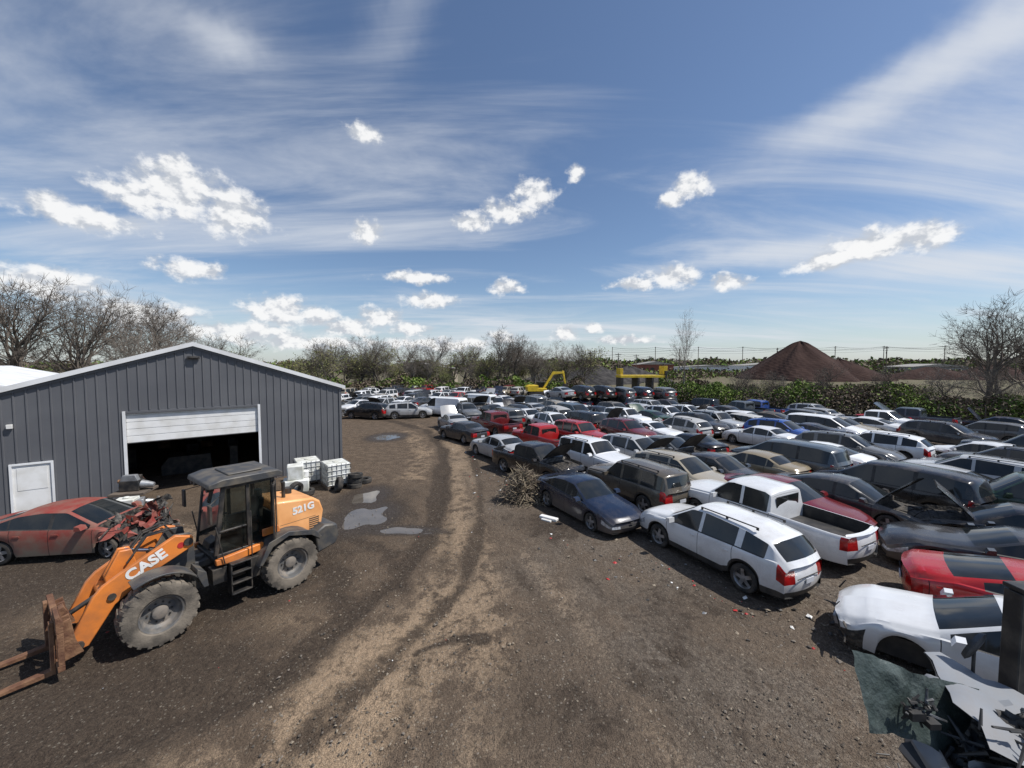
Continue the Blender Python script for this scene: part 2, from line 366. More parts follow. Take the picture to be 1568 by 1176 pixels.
SP['pickup']=dict(L=5.75,W=1.96,ax=(1.85,-1.7),R=.385,sill=.38,r=.02,top=[(-2.87,1.19),(-.88,1.2),(-.84,1.22),(-.80,1.74),(-.6,1.82),(.45,1.84),(.65,1.8),(1.3,1.24),(2.5,1.14),(2.8,1.05),(2.87,.85)],
  belt=[(-2.87,1.14),(-.8,1.17),(1.2,1.14),(2.5,1.05),(2.87,.78)],ws=(.68,1.26),rw=(-.801,-.8),sg=(-.74,1.1),seams=[1.25,.12,-.83],pillars=[(.06,.16)],pm=0,bed=(-2.78,-.86),tum=.2)
SP['cargovan']=dict(L=5.6,W=2.02,ax=(1.85,-1.6),R=.36,sill=.3,r=.04,top=[(-2.8,1.05),(-2.78,1.2),(-2.7,2.0),(-2.5,2.08),(.6,2.08),(.9,2.0),(1.7,1.3),(2.5,1.12),(2.72,1.0),(2.8,.8)],
  belt=[(-2.8,1.0),(-2.7,1.12),(1.5,1.12),(2.4,1.04),(2.8,.72)],ws=(.95,1.66),rw=(-2.76,-2.71),sg=(.3,1.5),seams=[1.5,.35,-1.0],pillars=[(.3,.4)],pm=0,tum=.12)
def var(base,**k):
    d=dict(SP[base]); d.update(k); return d
SP['sedan_open']=var('sedan',open=48)
SP['sedan2_open']=var('sedan2',open=56)
SP['pickup_open']=var('pickup',open=42)
SP['suv_open']=var('suv',open=45)
SP['sedan_bump']=var('sedan',crumple=.08,nowheel=1,seed=3,cl=.9,nobumper=1)
SP['suv_nb']=var('suv',nobumper=1,crumple=.06,seed=21,cl=.8)
SP['sedan_wreck2']=var('sedan',crumple=.3,open=12,seed=9,nohood=1,cl=1.3,junk=1,weath=1)
SP['hatch_dent']=var('hatch',crumple=-.055,seed=12,weath=1)
SP['sedan_dent']=var('sedan',crumple=-.05,seed=15)
SP['suv_wreck']=var('suv',crumple=.16,seed=5,junk=1,weath=1)
SP['crushed']=var('sedan2',crumple=-.16,open=20,seed=6,weath=1)
CM={k:make_car(k,v) for k,v in SP.items()}
NM=dict(sedan='parked_sedan',sedan2='parked_sedan',coupe='parked_coupe',suv='parked_suv',jeep='parked_boxy_suv',van='parked_minivan',hatch='parked_hatchback',pickup='pickup_truck',cargovan='cargo_van',
  sedan_open='sedan_with_open_hood',sedan2_open='sedan_with_open_hood',pickup_open='pickup_truck_with_open_hood',suv_open='suv_with_open_hood',suv_nb='wrecked_suv',sedan_bump='wrecked_sedan',sedan_wreck2='wrecked_sedan',suv_wreck='wrecked_suv',crushed='crushed_car',hatch_dent='dented_hatchback',sedan_dent='dented_sedan')
C=dict(white=(.78,.79,.8),silver=(.4,.41,.42),grey=(.13,.135,.14),black=(.01,.01,.012),navy=(.012,.02,.045),blue=(.02,.07,.28),red=(.4,.014,.016),maroon=(.14,.01,.013),
  tan=(.3,.245,.16),champ=(.34,.3,.23),green=(.02,.05,.03),dgrey=(.035,.037,.042),slate=(.07,.09,.11))
placed=[]
def car(kind,x,y,deg,colr,z=0.,tilt=(0,0),name=None,pad=True,sc=1.):
    o=bpy.data.objects.new(name or NM[kind],CM[kind]); COL.objects.link(o)
    c=C[colr] if isinstance(colr,str) else colr
    j=1+random.uniform(-.14,.08)
    o.color=(c[0]*j,c[1]*j,c[2]*j,1); o.scale=(sc,sc,sc)
    o.rotation_euler=(R_(tilt[0]),R_(tilt[1]),R_(deg)); o.location=(x,y,z)
    if pad: placed.append((x,y,deg,SP[kind]['L'],SP[kind]['W']))
    return o
def free(x,y,deg,L,W,mg=.08):
    for px,py,pd,pl,pw in placed:
        if (px-x)**2+(py-y)**2>36: continue
        for (ax,ay,ad,aL,aW),(bx_,by_,bd,bL,bW) in(((px,py,pd,pl,pw),(x,y,deg,L,W)),((x,y,deg,L,W),(px,py,pd,pl,pw))):
            ca,sa=math.cos(R_(ad)),math.sin(R_(ad)); cb,sb=math.cos(R_(bd)),math.sin(R_(bd))
            for u in(-.5,-.25,0,.25,.5):
                for v in(-.5,0,.5):
                    qx=bx_+cb*u*bL-sb*v*bW-ax; qy=by_+sb*u*bL+cb*v*bW-ay
                    if abs(qx*ca+qy*sa)<aL/2+.06 and abs(-qx*sa+qy*ca)<aW/2+mg: return False
    return True
H1=116
car('suv',5.95,11.15,H1,'white',sc=.96)
car('pickup',8.35,12.95,H1,'white',sc=.97)
car('sedan',10.1,14.3,H1-180,'maroon')
car('sedan_open',12.6,14.5,H1-180+4,'dgrey')
car('van',15.3,15.6,H1,'black')
car('sedan',17.8,16.5,H1,'silver')
car('sedan_bump',8.8,6.55,136,'white')
car('coupe',11.4,7.7,-42,'red')
car('coupe',13.0,10.0,140,'dgrey')
car('sedan_open',15.3,11.5,138,'black')
car('pickup',18.4,13.2,136,'green')
car('sedan',2.75,14.7,-61,'navy',sc=.95)
car('jeep',5.1,16.2,119,(.10,.085,.065))
car('suv',7.5,17.2,-60,'champ')
car('sedan',9.7,18.2,-62,'dgrey')
car('sedan2',12.0,19.4,118,'tan')
car('van',14.3,20.3,119,'slate')
car('sedan',16.7,21.4,118,'white')
car('pickup_open',1.2,19.8,-50,'black',sc=.92)
car('jeep',4.4,20.6,-58,'white')
car('suv_open',7.0,21.7,-60,'silver')
car('sedan_open',9.3,22.8,-60,'grey')
car('sedan2',-.8,23.8,125,'silver')
car('pickup',2.0,26.0,122,'red',sc=.93)
car('jeep',4.8,27.0,-58,'red')
car('sedan2',-3.7,29.4,132,'dgrey')
car('pickup',-1.4,32.2,122,'maroon')
car('sedan_wreck2',-13.3,11.9,8,(.24,.022,.016))
colset=['white']*25+['silver']*18+['grey']*11+['black']*18+['dgrey']*8+['navy']*8+['blue']*6+['red']*9+['maroon']*8+['tan']*3+['champ']*5+['green']*3+['slate']*4
kinds=['sedan']*15+['sedan2']*10+['suv']*13+['jeep']*8+['van']*9+['hatch']*7+['coupe']*4+['pickup']*6+['sedan_open']*6+['sedan2_open']*4+['suv_open']*5+['sedan_wreck2']*4+['suv_wreck']*4+['pickup_open']*3+['hatch_dent']*4+['sedan_dent']*6+['suv_nb']*3
def inside(poly,x,y):
    c=False;n=len(poly)
    for i in range(n):
        x1,y1=poly[i];x2,y2=poly[(i+1)%n]
        if (y1>y)!=(y2>y) and x<(x2-x1)*(y-y1)/(y2-y1)+x1: c=not c
    return c
for i in range(6):
    x=6+i*2.5; y=51+random.uniform(-.6,.6)-i*.3; d=random.uniform(105,125)
    car(random.choice(['sedan','suv','van','sedan2']),x,y,d,random.choice(['dgrey','black','navy','grey']))
    car(random.choice(['sedan','suv','sedan2','hatch']),x+.2,y,d+random.uniform(-6,6),random.choice(['dgrey','black','navy','grey','silver','maroon']),z=1.33,tilt=(random.uniform(-3,3),random.uniform(-4,4)),pad=False)
field=[(-7,42),(-5.2,33),(-3.2,27),(-1.2,22.5),(.2,19),(3,13),(8,9),(7,4),(30,5),(52,22),(46,28),(39,33),(29,41),(20,48),(10,54),(-2,58),(-7,52)]
rows=[(12.6,3.6),(8.8,6.55),(5.95,11.15),(2.7,14.7),(1.15,20.0),(-.8,24.3),(-3.4,29.3),(-5.2,34.3),(-7,39.3),(-9,44.3),(-10.5,49.5),(-12,54.5),(-13,59.5),(-14,65)]
for ri,(x0,y0) in enumerate(rows):
    i=0
    while i<36:
        x=x0+i*2.3; y=y0+i*1.0+random.uniform(-.25,.25); i+=1
        if not inside(field,x,y) or x/max(y,1)>1.9: continue
        k=random.choice(kinds); d=(118 if random.random()<.55 else -62)+random.uniform(-5,5)
        if not free(x,y,d,SP[k]['L'],SP[k]['W']): continue
        car(k,x,y,d,random.choice(colset),tilt=(random.uniform(-1,1),random.uniform(-1.2,1.2)))
cnt=0
for t in range(9000):
    x=random.uniform(-6,50); y=random.uniform(6,58)
    if x/y>1.8 or not inside(field,x,y) or (x<9 and y<17): continue
    k=random.choice(kinds); d=random.choice([118,-62])+random.uniform(-12,12)
    if free(x,y,d,SP[k]['L'],SP[k]['W'],.02): car(k,x,y,d,random.choice(colset),tilt=(random.uniform(-1.5,1.5),random.uniform(-1.5,1.5))); cnt+=1
    if cnt>70: break
car('cargovan',-7.6,43.2,150,'white'); car('cargovan',-4.6,48,150,'white'); car('suv',-11.0,41.5,15,'silver'); car('suv',-15.2,41.2,165,'black'); car('hatch',-18.3,36,160,'black')
lot=[(-24,37),(-15,37),(-9,43),(-6,52),(-2,62),(4,76),(-30,78)]
for r in range(8):
    for i in range(16):
        x=-33+i*2.7+r*1.2+random.uniform(-.3,.3); y=42+r*4.9+random.uniform(-.3,.3)-.1*i
        if not inside(lot,x,y): continue
        k=random.choice(kinds); d=random.choice([65,-115])+random.uniform(-8,8)
        if free(x,y,d,SP[k]['L'],SP[k]['W']): car(k,x,y,d,random.choice(colset+['white']*20))

# ------------------------------------------------------------------ near wreck stack (right foreground)
car('hatch',6.6,2.7,20,'silver',name='flattened_hatchback')
wr=empty('wrecked_car_stack',(6.2,3.2,1.25),R_(150))
o=bpy.data.objects.new('crushed_body',CM['crushed']); COL.objects.link(o); o.parent=wr; o.color=(.2,.22,.25,1); o.scale=(.85,.95,.66)
mb=MB(); vs,fs=sheet(26,18,(3.62,4.0,2.64),(5.15,4.15,2.12),(3.6,3.75,2.02),(4.65,3.9,1.62),.024,6,1.3)
mb.add(vs,fs,0); tg=mb.obj('torn_windshield',[M_torn],angle=60)
mb=MB()
for k in range(26):
    a=Vector((random.uniform(3.95,4.3),random.uniform(3.78,3.86),random.uniform(2.08,2.3))); b=a+Vector((random.gauss(0,.07),random.gauss(0,.04),random.gauss(0,.06)))
    mb.cyl(a,b,.016,.01,5,k%3//2)
mb.box(4.0,4.14,3.74,3.84,2.13,2.21,0); mb.box(4.14,4.25,3.7,3.82,2.08,2.14,0)
mb.obj('wiring_harness',[M_black,M_scrap],bevel=0)
mb=MB()
rr=random.Random(33)
for k in range(46):
    cx_=rr.uniform(4.5,5.6); c=Vector((cx_,rr.uniform(3.45,3.85),1.55+.75*(cx_-4.4)/1.2*rr.uniform(.5,1)+rr.uniform(0,.15)))
    u=Vector((rr.gauss(0,1),rr.gauss(0,.5),rr.gauss(0,.4))).normalized()*rr.uniform(.08,.26); w_=(u.cross(Vector((rr.gauss(0,.5),1,rr.gauss(0,.5))))).normalized()*rr.uniform(.03,.12)
    vs,fs=sheet(10,5,c-u-w_,c+u-w_,c-u+w_,c+u+w_,.026,9,k*1.7)
    mb.add(vs,fs,rr.choice([0,0,1,1,2]))
for k in range(50):
    a=Vector((random.uniform(4.5,5.5),random.uniform(3.4,3.85),random.uniform(1.55,2.25))); mb.cyl(a,a+Vector((random.gauss(0,.16),random.gauss(0,.1),random.gauss(0,.1))),random.uniform(.008,.025),.01,6,random.choice([2,2,1]))
mb.obj('torn_sheet_metal_scrap',[M_scrap,M_scrap2,M_black],angle=50)
mb=MB(); mb.box(5.78,6.08,4.3,4.44,0,3.12,0); mb.box(5.74,6.12,4.27,4.47,3.12,3.17,0); mb.box(5.7,6.16,4.2,4.55,0,.06,0); mb.box(5.75,5.775,4.28,4.46,.07,3.1,0)
mb.obj('steel_rack_post',[M_lblack],bevel=.01)
mb=MB(); mb.lathe([(0.001,.0),(.12,.0),(.16,.02),(.14,.06),(0.001,.07)],22,[0,0,1,1],(0,0,0)); hb=mb.obj('door_mirror_shell',[M_scrap2,M_scrap2]); hb.location=(5.42,4.4,2.4); hb.rotation_euler=(R_(20),R_(20),R_(30)); hb.scale=(.9,1,1.2)
mb=MB(); mb.cyl((5.45,4.45,0),(5.44,4.45,2.35),.018,n=6,m=0); mb.obj('bent_pipe',[M_black])

# ------------------------------------------------------------------ wheel loader
LD=empty('wheel_loader',(-7.2,9.35,0),math.atan2(-.803,-.594))
LD.scale=(.92,.92,.92)
CS=-.45
xF,xR,RW=1.38,-1.38,.70
def lobj(mb,name,mats,bev=.012,ang=35,dx=0.): return mb.obj(name,mats,LD,bev,ang,loc=(dx,0,0))
for nme,ax in(('front',xF),('rear',xR)):
    for sd,sg in(('left',1),('right',-1)):
        mb=MB(); c=(ax,sg*.95,RW)
        mb.lathe([(RW*.55,-.24),(RW*.8,-.27),(RW*.93,-.25),(RW*.955,-.2),(RW*.955,.2),(RW*.93,.25),(RW*.8,.275),(RW*.6,.255),(RW*.55,.22)],36,0,c,sg)
        mb.lathe([(RW*.56,.235),(RW*.52,.22),(RW*.48,.1),(RW*.4,.05),(RW*.22,.05),(RW*.2,.12),(RW*.12,.14),(0.001,.14)],28,1,c,sg)
        mb.lathe([(RW*.5,-.2),(0.001,-.2)],16,1,c,sg)
        for q in range(22):
            for side in(1,-1):
                t=2*math.pi*(q+(.5 if side>0 else 0))/22
                d=Vector((math.cos(t),0,math.sin(t)));e=Vector((-math.sin(t),0,math.cos(t)));Cc=Vector(c);yv=Vector((0,side,0))
                r0=RW*.93;r1=RW*1.0
                A0=[Cc+d*r0+yv*.01-e*.035,Cc+d*r0+yv*.01+e*.035,Cc+d*r0+yv*.255+e*.075,Cc+d*r0+yv*.255+e*.0]
                A1=[p+d*(r1-r0) for p in A0]; A1[2]=A1[2]-d*.02; A1[3]=A1[3]-d*.02
                mb.add(A0+A1,[(4,5,6,7),(0,1,5,4),(1,2,6,5),(2,3,7,6),(3,0,4,7)],0)
                B0=[Cc+d*(RW*.8)+yv*.272+e*.015,Cc+d*(RW*.8)+yv*.272+e*.06]; 
                mb.add([A1[2],A1[3],B0[0],B0[1],A0[2],A0[3]],[(0,1,2,3),(0,3,4),(1,5,2)],0)
        for q in range(10):
            t=2*math.pi*q/10; mb.cyl((c[0]+math.cos(t)*RW*.3,c[1]+sg*.05,c[2]+math.sin(t)*RW*.3),(c[0]+math.cos(t)*RW*.3,c[1]+sg*.075,c[2]+math.sin(t)*RW*.3),.02,n=6,m=2)
        lobj(mb,'wheel_%s_%s'%(nme,sd),[M_ltyre,M_rim,M_lblack],0)
mb=MB()
mb.prism([(-2.45,1.15),(-2.55,1.75),(-2.45,2.05),(-2.25,2.2),(-1.2,2.34),(-1.2,1.2)],-.66,.66,0)
lobj(mb,'engine_hood',[M_tan],.06)
mb=MB()
for k in range(6): mb.box(-2.4,-2.1,.658,.67,1.28+k*.06,1.305+k*.06,0)
for k in range(7): mb.box(-2.58,-2.47,-.4,.4,1.25+k*.09,1.28+k*.09,0)
mb.cyl((-1.6,.2,2.25),(-1.6,.2,2.75),.05,n=10,m=0); mb.cyl((-1.9,-.25,2.2),(-1.9,-.25,2.42),.12,n=12,m=0)
mb.box(-2.3,-1.3,.661,.664,1.64,1.65,0)
lobj(mb,'grille_and_exhaust',[M_lblack],.002)
mb=MB()
mb.prism([(-2.15,.62),(-2.72,.72),(-2.82,.95),(-2.78,1.32),(-2.4,1.4),(-2.1,1.25)],-1.02,1.02,0)
lobj(mb,'counterweight',[M_dgrey],.05)
mb=MB(); mb.box(-2.835,-2.79,.7,.9,1.02,1.12,0); mb.box(-2.835,-2.79,-.9,-.7,1.02,1.12,0); lobj(mb,'tail_lights',[M_tail],.005)
mb=MB()
mb.box(-2.2,.15,-.45,.45,.55,1.25,0); mb.box(.1,.6,-.2,.2,.5,.75,0); mb.box(.1,.6,-.25,.25,1.05,1.22,0)
mb.cyl((.38,0,.4),(.38,0,1.3),.11,m=0)
pl_=[(.55,.5),(.55,1.5),(.62,2.05),(.95,2.1),(1.3,1.5),(2.1,1.15),(2.1,.7),(1.8,.45)]
mb.prism(pl_,-.34,-.26,0); mb.prism(pl_,.26,.34,0)
mb.box(.65,2.0,-.26,.26,.6,1.15,0); mb.box(1.1,1.66,-.85,.85,.5,.9,0); mb.box(-1.66,-1.1,-.85,.85,.5,.9,0)
mb.box(.55,.75,-.9,.9,1.05,1.2,0)
lobj(mb,'chassis_frames',[M_dgrey],.015)
def arc_fender(mb,ax,y0,y1,r,a0,a1,th=.04,n=12,m=0):
    vs=[];fs=[]
    for k in range(n+1):
        t=R_(a0+(a1-a0)*k/n)
        for rr in(r,r+th):
            for y in(y0,y1): vs.append((ax+rr*math.cos(t),y,RW+rr*math.sin(t)))
    for k in range(n):
        b=k*4;c=b+4
        fs+=[(b,b+1,c+1,c),(b+2,c+2,c+3,b+3),(b,c,c+2,b+2),(b+1,b+3,c+3,c+1)]
    fs+=[(0,2,3,1),(n*4,n*4+1,n*4+3,n*4+2)]
    mb.add(vs,fs,m)
for sg in(1,-1):
    mb=MB(); arc_fender(mb,xR,sg*.62,sg*1.22,.84,15,150)
    mb.prism([(xR+.84,.98),(xR+.6,1.5),(xR+.1,1.64),(xR-.6,1.46),(xR-.8,1.2),(xR-.74,1.15),(xR-.5,1.34),(xR+.1,1.52),(xR+.5,1.36),(xR+.76,.96)],sg*1.2,sg*1.235,0)
    arc_fender(mb,xF,sg*.68,sg*1.18,.84,60,150); mb.prism([(xF-.86,.95),(xF-.82,1.3),(xF-.66,1.42),(xF-.64,1.3),(xF-.76,.95)],sg*.68,sg*1.19,0)
    lobj(mb,'fenders_left' if sg>0 else 'fenders_right',[M_dgrey],.01)
RZ=3.3
mb=MB()
for sg in(1,-1):
    y0,y1=sg*.64,sg*.72
    mb.prism([(-.72,1.35),(-.62,1.35),(-.62,RZ-.2),(-.72,RZ-.2)],y0,y1,0)
    mb.prism([(.62,1.4),(.72,1.4),(.52,RZ-.2),(.42,RZ-.2)],y0,y1,0)
    mb.prism([(-.1,1.3),(-.02,1.3),(-.02,RZ-.2),(-.1,RZ-.2)],y0,y1,0)
    mb.prism([(-.615,1.3),(.66,1.3),(.66,1.42),(-.615,1.42)],y0,y1,0)
    mb.prism([(-.615,RZ-.27),(.5,RZ-.27),(.5,RZ-.2),(-.615,RZ-.2)],y0,y1,0)
    mb.prism([(-.01,1.95),(.6,1.95),(.6,2.0),(-.01,2.0)],y0+sg*.01,y1+sg*.01,0)
mb.box(-.74,.7,-.72,.72,1.2,1.3,0)
mb.box(-.72,-.64,-.63,.63,1.35,2.1,0)
lobj(mb,'cab_frame',[M_lblack],.015,dx=CS)
mb=MB(); mb.prism([(-.88,RZ-.2),(-.9,RZ-.08),(-.78,RZ),(.5,RZ+.02),(.8,RZ-.06),(.82,RZ-.18)],-.82,.82,0); mb.box(-.5,.3,-.5,.5,RZ+.01,RZ+.06,0); lobj(mb,'cab_roof',[M_dgrey],.04,dx=CS)
mb=MB()
for sg in(1,-1):
    mb.add([(-.62,sg*.68,1.42),(-.1,sg*.68,1.42),(-.1,sg*.68,RZ-.27),(-.62,sg*.68,RZ-.27)],[(0,1,2,3)],0)
    mb.add([(-.02,sg*.68,1.42),(.62,sg*.68,1.42),(.44,sg*.68,RZ-.27),(-.02,sg*.68,RZ-.27)],[(0,1,2,3)],0)
mb.add([(.69,-.63,1.42),(.69,.63,1.42),(.5,.63,RZ-.25),(.5,-.63,RZ-.25)],[(0,1,2,3)],0)
mb.add([(-.68,-.63,2.1),(-.68,.63,2.1),(-.68,.63,RZ-.25),(-.68,-.63,RZ-.25)],[(0,1,2,3)],0)
lobj(mb,'cab_glazing',[M_cabglass],0,dx=CS)
mb=MB(); Md=Matrix.Translation((-.7,.74,0))@Matrix.Rotation(R_(62),4,'Z')
mb.box(0,.07,0,.04,1.5,3.02,0,Md); mb.box(.46,.53,0,.04,1.5,3.02,0,Md); mb.box(.07,.46,0,.04,1.5,1.58,0,Md); mb.box(.07,.46,0,.04,2.95,3.02,0,Md); mb.box(.07,.46,.015,.025,1.58,2.95,1,Md)
lobj(mb,'cab_door',[M_lblack,M_cabglass],.006,dx=CS)
mb=MB(); mb.box(-.5,-.02,-.26,.26,1.55,1.78,0); mb.prism([(-.55,1.78),(-.4,1.78),(-.5,2.45),(-.62,2.45)],-.25,.25,0); mb.box(-.5,-.1,.3,.4,1.85,1.98,0); mb.box(-.5,.1,-.45,-.32,1.6,2.0,0)
mb.cyl((.5,0,1.3),(.28,0,1.98),.035,m=0); mb.box(-.62,-.5,-.13,.13,2.45,2.65,0)
for k in range(16):
    t0=2*math.pi*k/16;t1=2*math.pi*(k+1)/16
    P=lambda t:Vector((.28+.17*math.cos(t),.2*math.sin(t),2.0+.1*math.cos(t)))
    mb.cyl(P(t0),P(t1),.015,n=6,m=0)
lobj(mb,'seat_and_controls',[M_lblack],.02,dx=CS)
mb=MB()
for sg in(1,-1):
    mb.prism([(-.35,1.24),(.35,1.16),(.72,1.2),(.72,1.34),(-.35,1.42)],sg*.74,sg*.86,0)
    mb.prism([(-.8,1.55),(-.35,1.55),(-.35,1.75),(-.75,1.75)],sg*.74,sg*.8,0)
lobj(mb,'side_sill',[M_orange],.02,dx=CS)
mb=MB()
for sg in(1,-1):
    mb.box(-.22,-.02,sg*.5,sg*.95,.62,1.15,0); mb.box(.5,.8,sg*.5,sg*.85,.75,1.12,0)
    for z in(.42,.68,.94,1.18): mb.box(.02,.45,sg*.72,sg*1.05,z-.02,z+.015,0)
    mb.box(.0,.03,sg*.75,sg*1.03,.4,1.2,0); mb.box(.44,.47,sg*.75,sg*1.03,.4,1.2,0)
    mb.cyl((-.03,sg*.95,1.2),(-.03,sg*.95,2.4),.016,n=6); mb.cyl((.55,sg*.9,1.2),(.72,sg*.9,2.2),.016,n=6)
    mb.cyl((.55,sg*.72,2.9),(.85,sg*1.0,2.8),.012,n=6); mb.box(.83,.88,sg*.92,sg*1.1,2.35,2.8,0)
    mb.cyl((.65,sg*.6,3.1),(.8,sg*.6,3.1),.08,n=12); mb.cyl((.65,sg*.35,3.1),(.8,sg*.35,3.1),.08,n=12)
lobj(mb,'steps_and_handrails',[M_lblack],.006,dx=CS)
arm=[(.62,2.02),(.62,1.78),(1.5,1.38),(2.0,1.0),(2.42,.32),(2.7,.3),(2.72,.5),(2.33,1.3),(2.18,1.47),(1.9,1.64),(.95,2.14)]
mb=MB()
for sg in(1,-1): mb.prism(arm,sg*.42,sg*.54,0)
mb.cyl((2.1,-.42,1.15),(2.1,.42,1.15),.12,n=14,m=0)
bc=[(1.55,1.55),(1.75,1.25),(2.05,1.15),(2.1,1.5),(1.85,2.0),(1.65,1.98)]
mb.prism(bc,-.14,-.06,0); mb.prism(bc,.06,.14,0)
lobj(mb,'lift_arms',[M_orange],.02)
mb=MB()
mb.cyl((.9,0,1.55),(1.35,0,1.8),.075,n=12,m=0); mb.cyl((1.35,0,1.8),(1.75,0,1.95),.04,n=10,m=1)
mb.cyl((1.95,0,1.25),(2.75,0,.85),.05,n=10,m=0)
for sg in(1,-1): mb.cyl((.75,sg*.36,.85),(1.5,sg*.36,1.1),.075,n=12,m=0); mb.cyl((1.5,sg*.36,1.1),(2.0,sg*.36,1.25),.04,n=10,m=1); mb.cyl((.72,sg*.4,1.92),(.72,sg*.58,1.92),.09,n=14,m=0); mb.cyl((2.56,sg*.36,.42),(2.56,sg*.6,.42),.08,n=14,m=0); mb.cyl((2.05,sg*.36,1.2),(2.05,sg*.58,1.2),.07,n=14,m=0)
for sg in (.1,-.12,.2,-.25):
    pts=[(.75,sg,1.8),(1.0,sg*1.5,2.25),(1.4,sg,2.2),(1.75,sg,1.7)]
    for a,b in zip(pts,pts[1:]): mb.cyl(a,b,.02,n=6,m=0)
lobj(mb,'hydraulic_cylinders',[M_lblack,M_chrome],0)
mb=MB()
mb.box(2.78,2.88,-.95,.95,.22,.34,0); mb.box(2.78,2.88,-.95,.95,.98,1.1,0)
for y in(-.95,-.58,-.2,.12,.5,.85): mb.box(2.78,2.87,y,y+.1,.34,.98,0)
for sg in(1,-1): mb.prism([(2.5,.3),(2.78,.24),(2.78,1.05),(2.66,1.08),(2.6,.6)],sg*.58,sg*.64,0); mb.prism([(2.5,.3),(2.78,.24),(2.78,1.05),(2.66,1.08),(2.6,.6)],sg*.34,sg*.4,0)
mb.prism([(2.55,.75),(2.78,.7),(2.78,1.12),(2.7,1.15)],-.1,.1,0)
mb.prism([(2.76,1.1),(2.88,1.1),(2.88,1.3),(2.82,1.32)],.35,.95,0)
for y in(-.62,.5):
    mb.prism([(2.885,1.12),(2.95,1.12),(2.95,.17),(4.3,.09),(4.3,.07),(2.885,.07)],y,y+.15,0)
lobj(mb,'fork_carriage',[M_rust],.008)
def text(body,size,loc,ang,m,name):
    cu=bpy.data.curves.new(name,'FONT'); cu.body=body; cu.size=size; cu.extrude=.003; cu.offset=.012*size/.3; cu.align_x='CENTER'; cu.align_y='CENTER'; cu.materials.append(m)
    o=bpy.data.objects.new(name,cu); COL.objects.link(o); o.parent=LD
    c,s=math.cos(ang),math.sin(ang)
    o.matrix_local=Matrix(((-c,s,0,loc[0]),(0,0,1,loc[1]),(s,c,0,loc[2]),(0,0,0,1))); return o
text('CASE',.32,(1.48,.546,1.66),R_(26),M_white,'arm_lettering')
text('521G',.28,(-1.95,.667,1.96),R_(4),M_white,'hood_lettering')
mb=MB(); mb.cyl((.86,.54,1.88),(.86,.548,1.88),.07,n=20); lobj(mb,'round_decal',[M_redm],0)

# ------------------------------------------------------------------ warehouse
BD=empty('metal_warehouse',(-14.2,17.5,0),math.atan2(.62,.784))
HB=6.55;SL=.335;HWD=6.15;DEP=26
def rh(x): return HB-abs(x)*SL
mb=MB(); br=[-HWD,-5.3,-4.35,-2.25,0,2.35,HWD]
openz={(-5.3,-4.35):1.95,(-2.25,0):3.65,(0,2.35):3.65}
for a,b in zip(br,br[1:]):
    z0=openz.get((a,b),0)
    mb.add([(a,0,z0),(b,0,z0),(b,0,rh(b)),(a,0,rh(a))],[(0,1,2,3)],0)
x=-HWD+.03
while x<HWD-.05:
    z0=0
    for (a,b),z in openz.items():
        if a-.06<x<b+.03: z0=z+.13
    mb.add([(x,0.001,z0),(x+.018,-.032,z0),(x+.05,-.032,z0),(x+.068,0.001,z0),(x,0.001,rh(x)),(x+.018,-.032,rh(x+.02)),(x+.05,-.032,rh(x+.05)),(x+.068,0.001,rh(x+.068))],[(0,1,5,4),(1,2,6,5),(2,3,7,6)],0)
    x+=.305
for sx in(-HWD,HWD):
    mb.box(min(sx,sx*.985),max(sx,sx*.985),0.002,DEP,0,rh(HWD)-.02,0)
    y=.2
    while y<DEP:
        mb.box(sx-.03 if sx<0 else sx,sx if sx<0 else sx+.03,y,y+.05,0,rh(HWD)-.05,0); y+=.305
mb.box(-HWD,HWD,DEP,DEP+.1,0,4.4,0)
mb.add([(-HWD,DEP+.05,4.4),(HWD,DEP+.05,4.4),(0,DEP+.05,HB)],[(0,1,2)],0)
mb.obj('siding',[M_wall],BD,0,0,recalc=False)
mb=MB()
for sg in(1,-1):
    p=[(0,HB+.05),(sg*(HWD+.22),rh(HWD+.22)+.05),(sg*(HWD+.22),rh(HWD+.22)+.11),(0,HB+.12)]
    mb.prism(p,-.12,DEP+.2,0)
    q=[(0,HB-.05),(sg*(HWD+.24),rh(HWD+.24)-.06),(sg*(HWD+.24),rh(HWD+.24)+.125),(0,HB+.135)]
    mb.prism(q,-.16,-.125,0)
    q=[(0,HB-.16),(sg*(HWD+.1),rh(HWD+.1)-.17),(sg*(HWD+.1),rh(HWD+.1)-.062),(0,HB-.052)]
    mb.prism(q,-.06,-.035,1)
mb.obj('roof_and_trim',[M_roofw,M_wall],BD,0,0)
mb=MB()
for (a,b,t) in((-2.25,2.35,3.65),(-5.3,-4.35,1.95)):
    w=.1 if t>3 else .07
    mb.box(a-w,a,-.05,.03,0,t+w,0); mb.box(b,b+w,-.05,.03,0,t+w,0); mb.box(a,b,-.05,.03,t,t+w,0 if t<3 else 1)
for c in(-HWD-.05,HWD-.07): mb.box(c,c+.12,-.055,-.034,0,rh(HWD)-.05,1)
mb.obj('door_frames',[M_roofw,M_wall],BD,.004,0)
mb=MB()
z=2.42
while z<3.64:
    z1=min(z+.285,3.65); mb.box(-2.25,2.35,.06,.1,z,z1-.02,0); mb.box(-2.25,2.35,.075,.1,z1-.02,z1,0); z+=.29
mb.box(-2.25,2.35,.055,.11,2.38,2.42,1)
mb.box(-5.3,-4.35,.0,.04,.02,1.95,0); mb.box(-5.2,-4.45,-.012,0,1.0,1.85,0)
mb.obj('overhead_door',[M_white,M_black],BD,.006,0)
mb=MB(); mb.box(-.22,.22,-.12,-.035,HB-.62,HB-.5,0); mb.box(-.16,.16,-.2,-.12,HB-.6,HB-.55,0); mb.obj('gable_vent',[M_lblack],BD,.01)  # small dark vent just below the gable peak, not a lamp
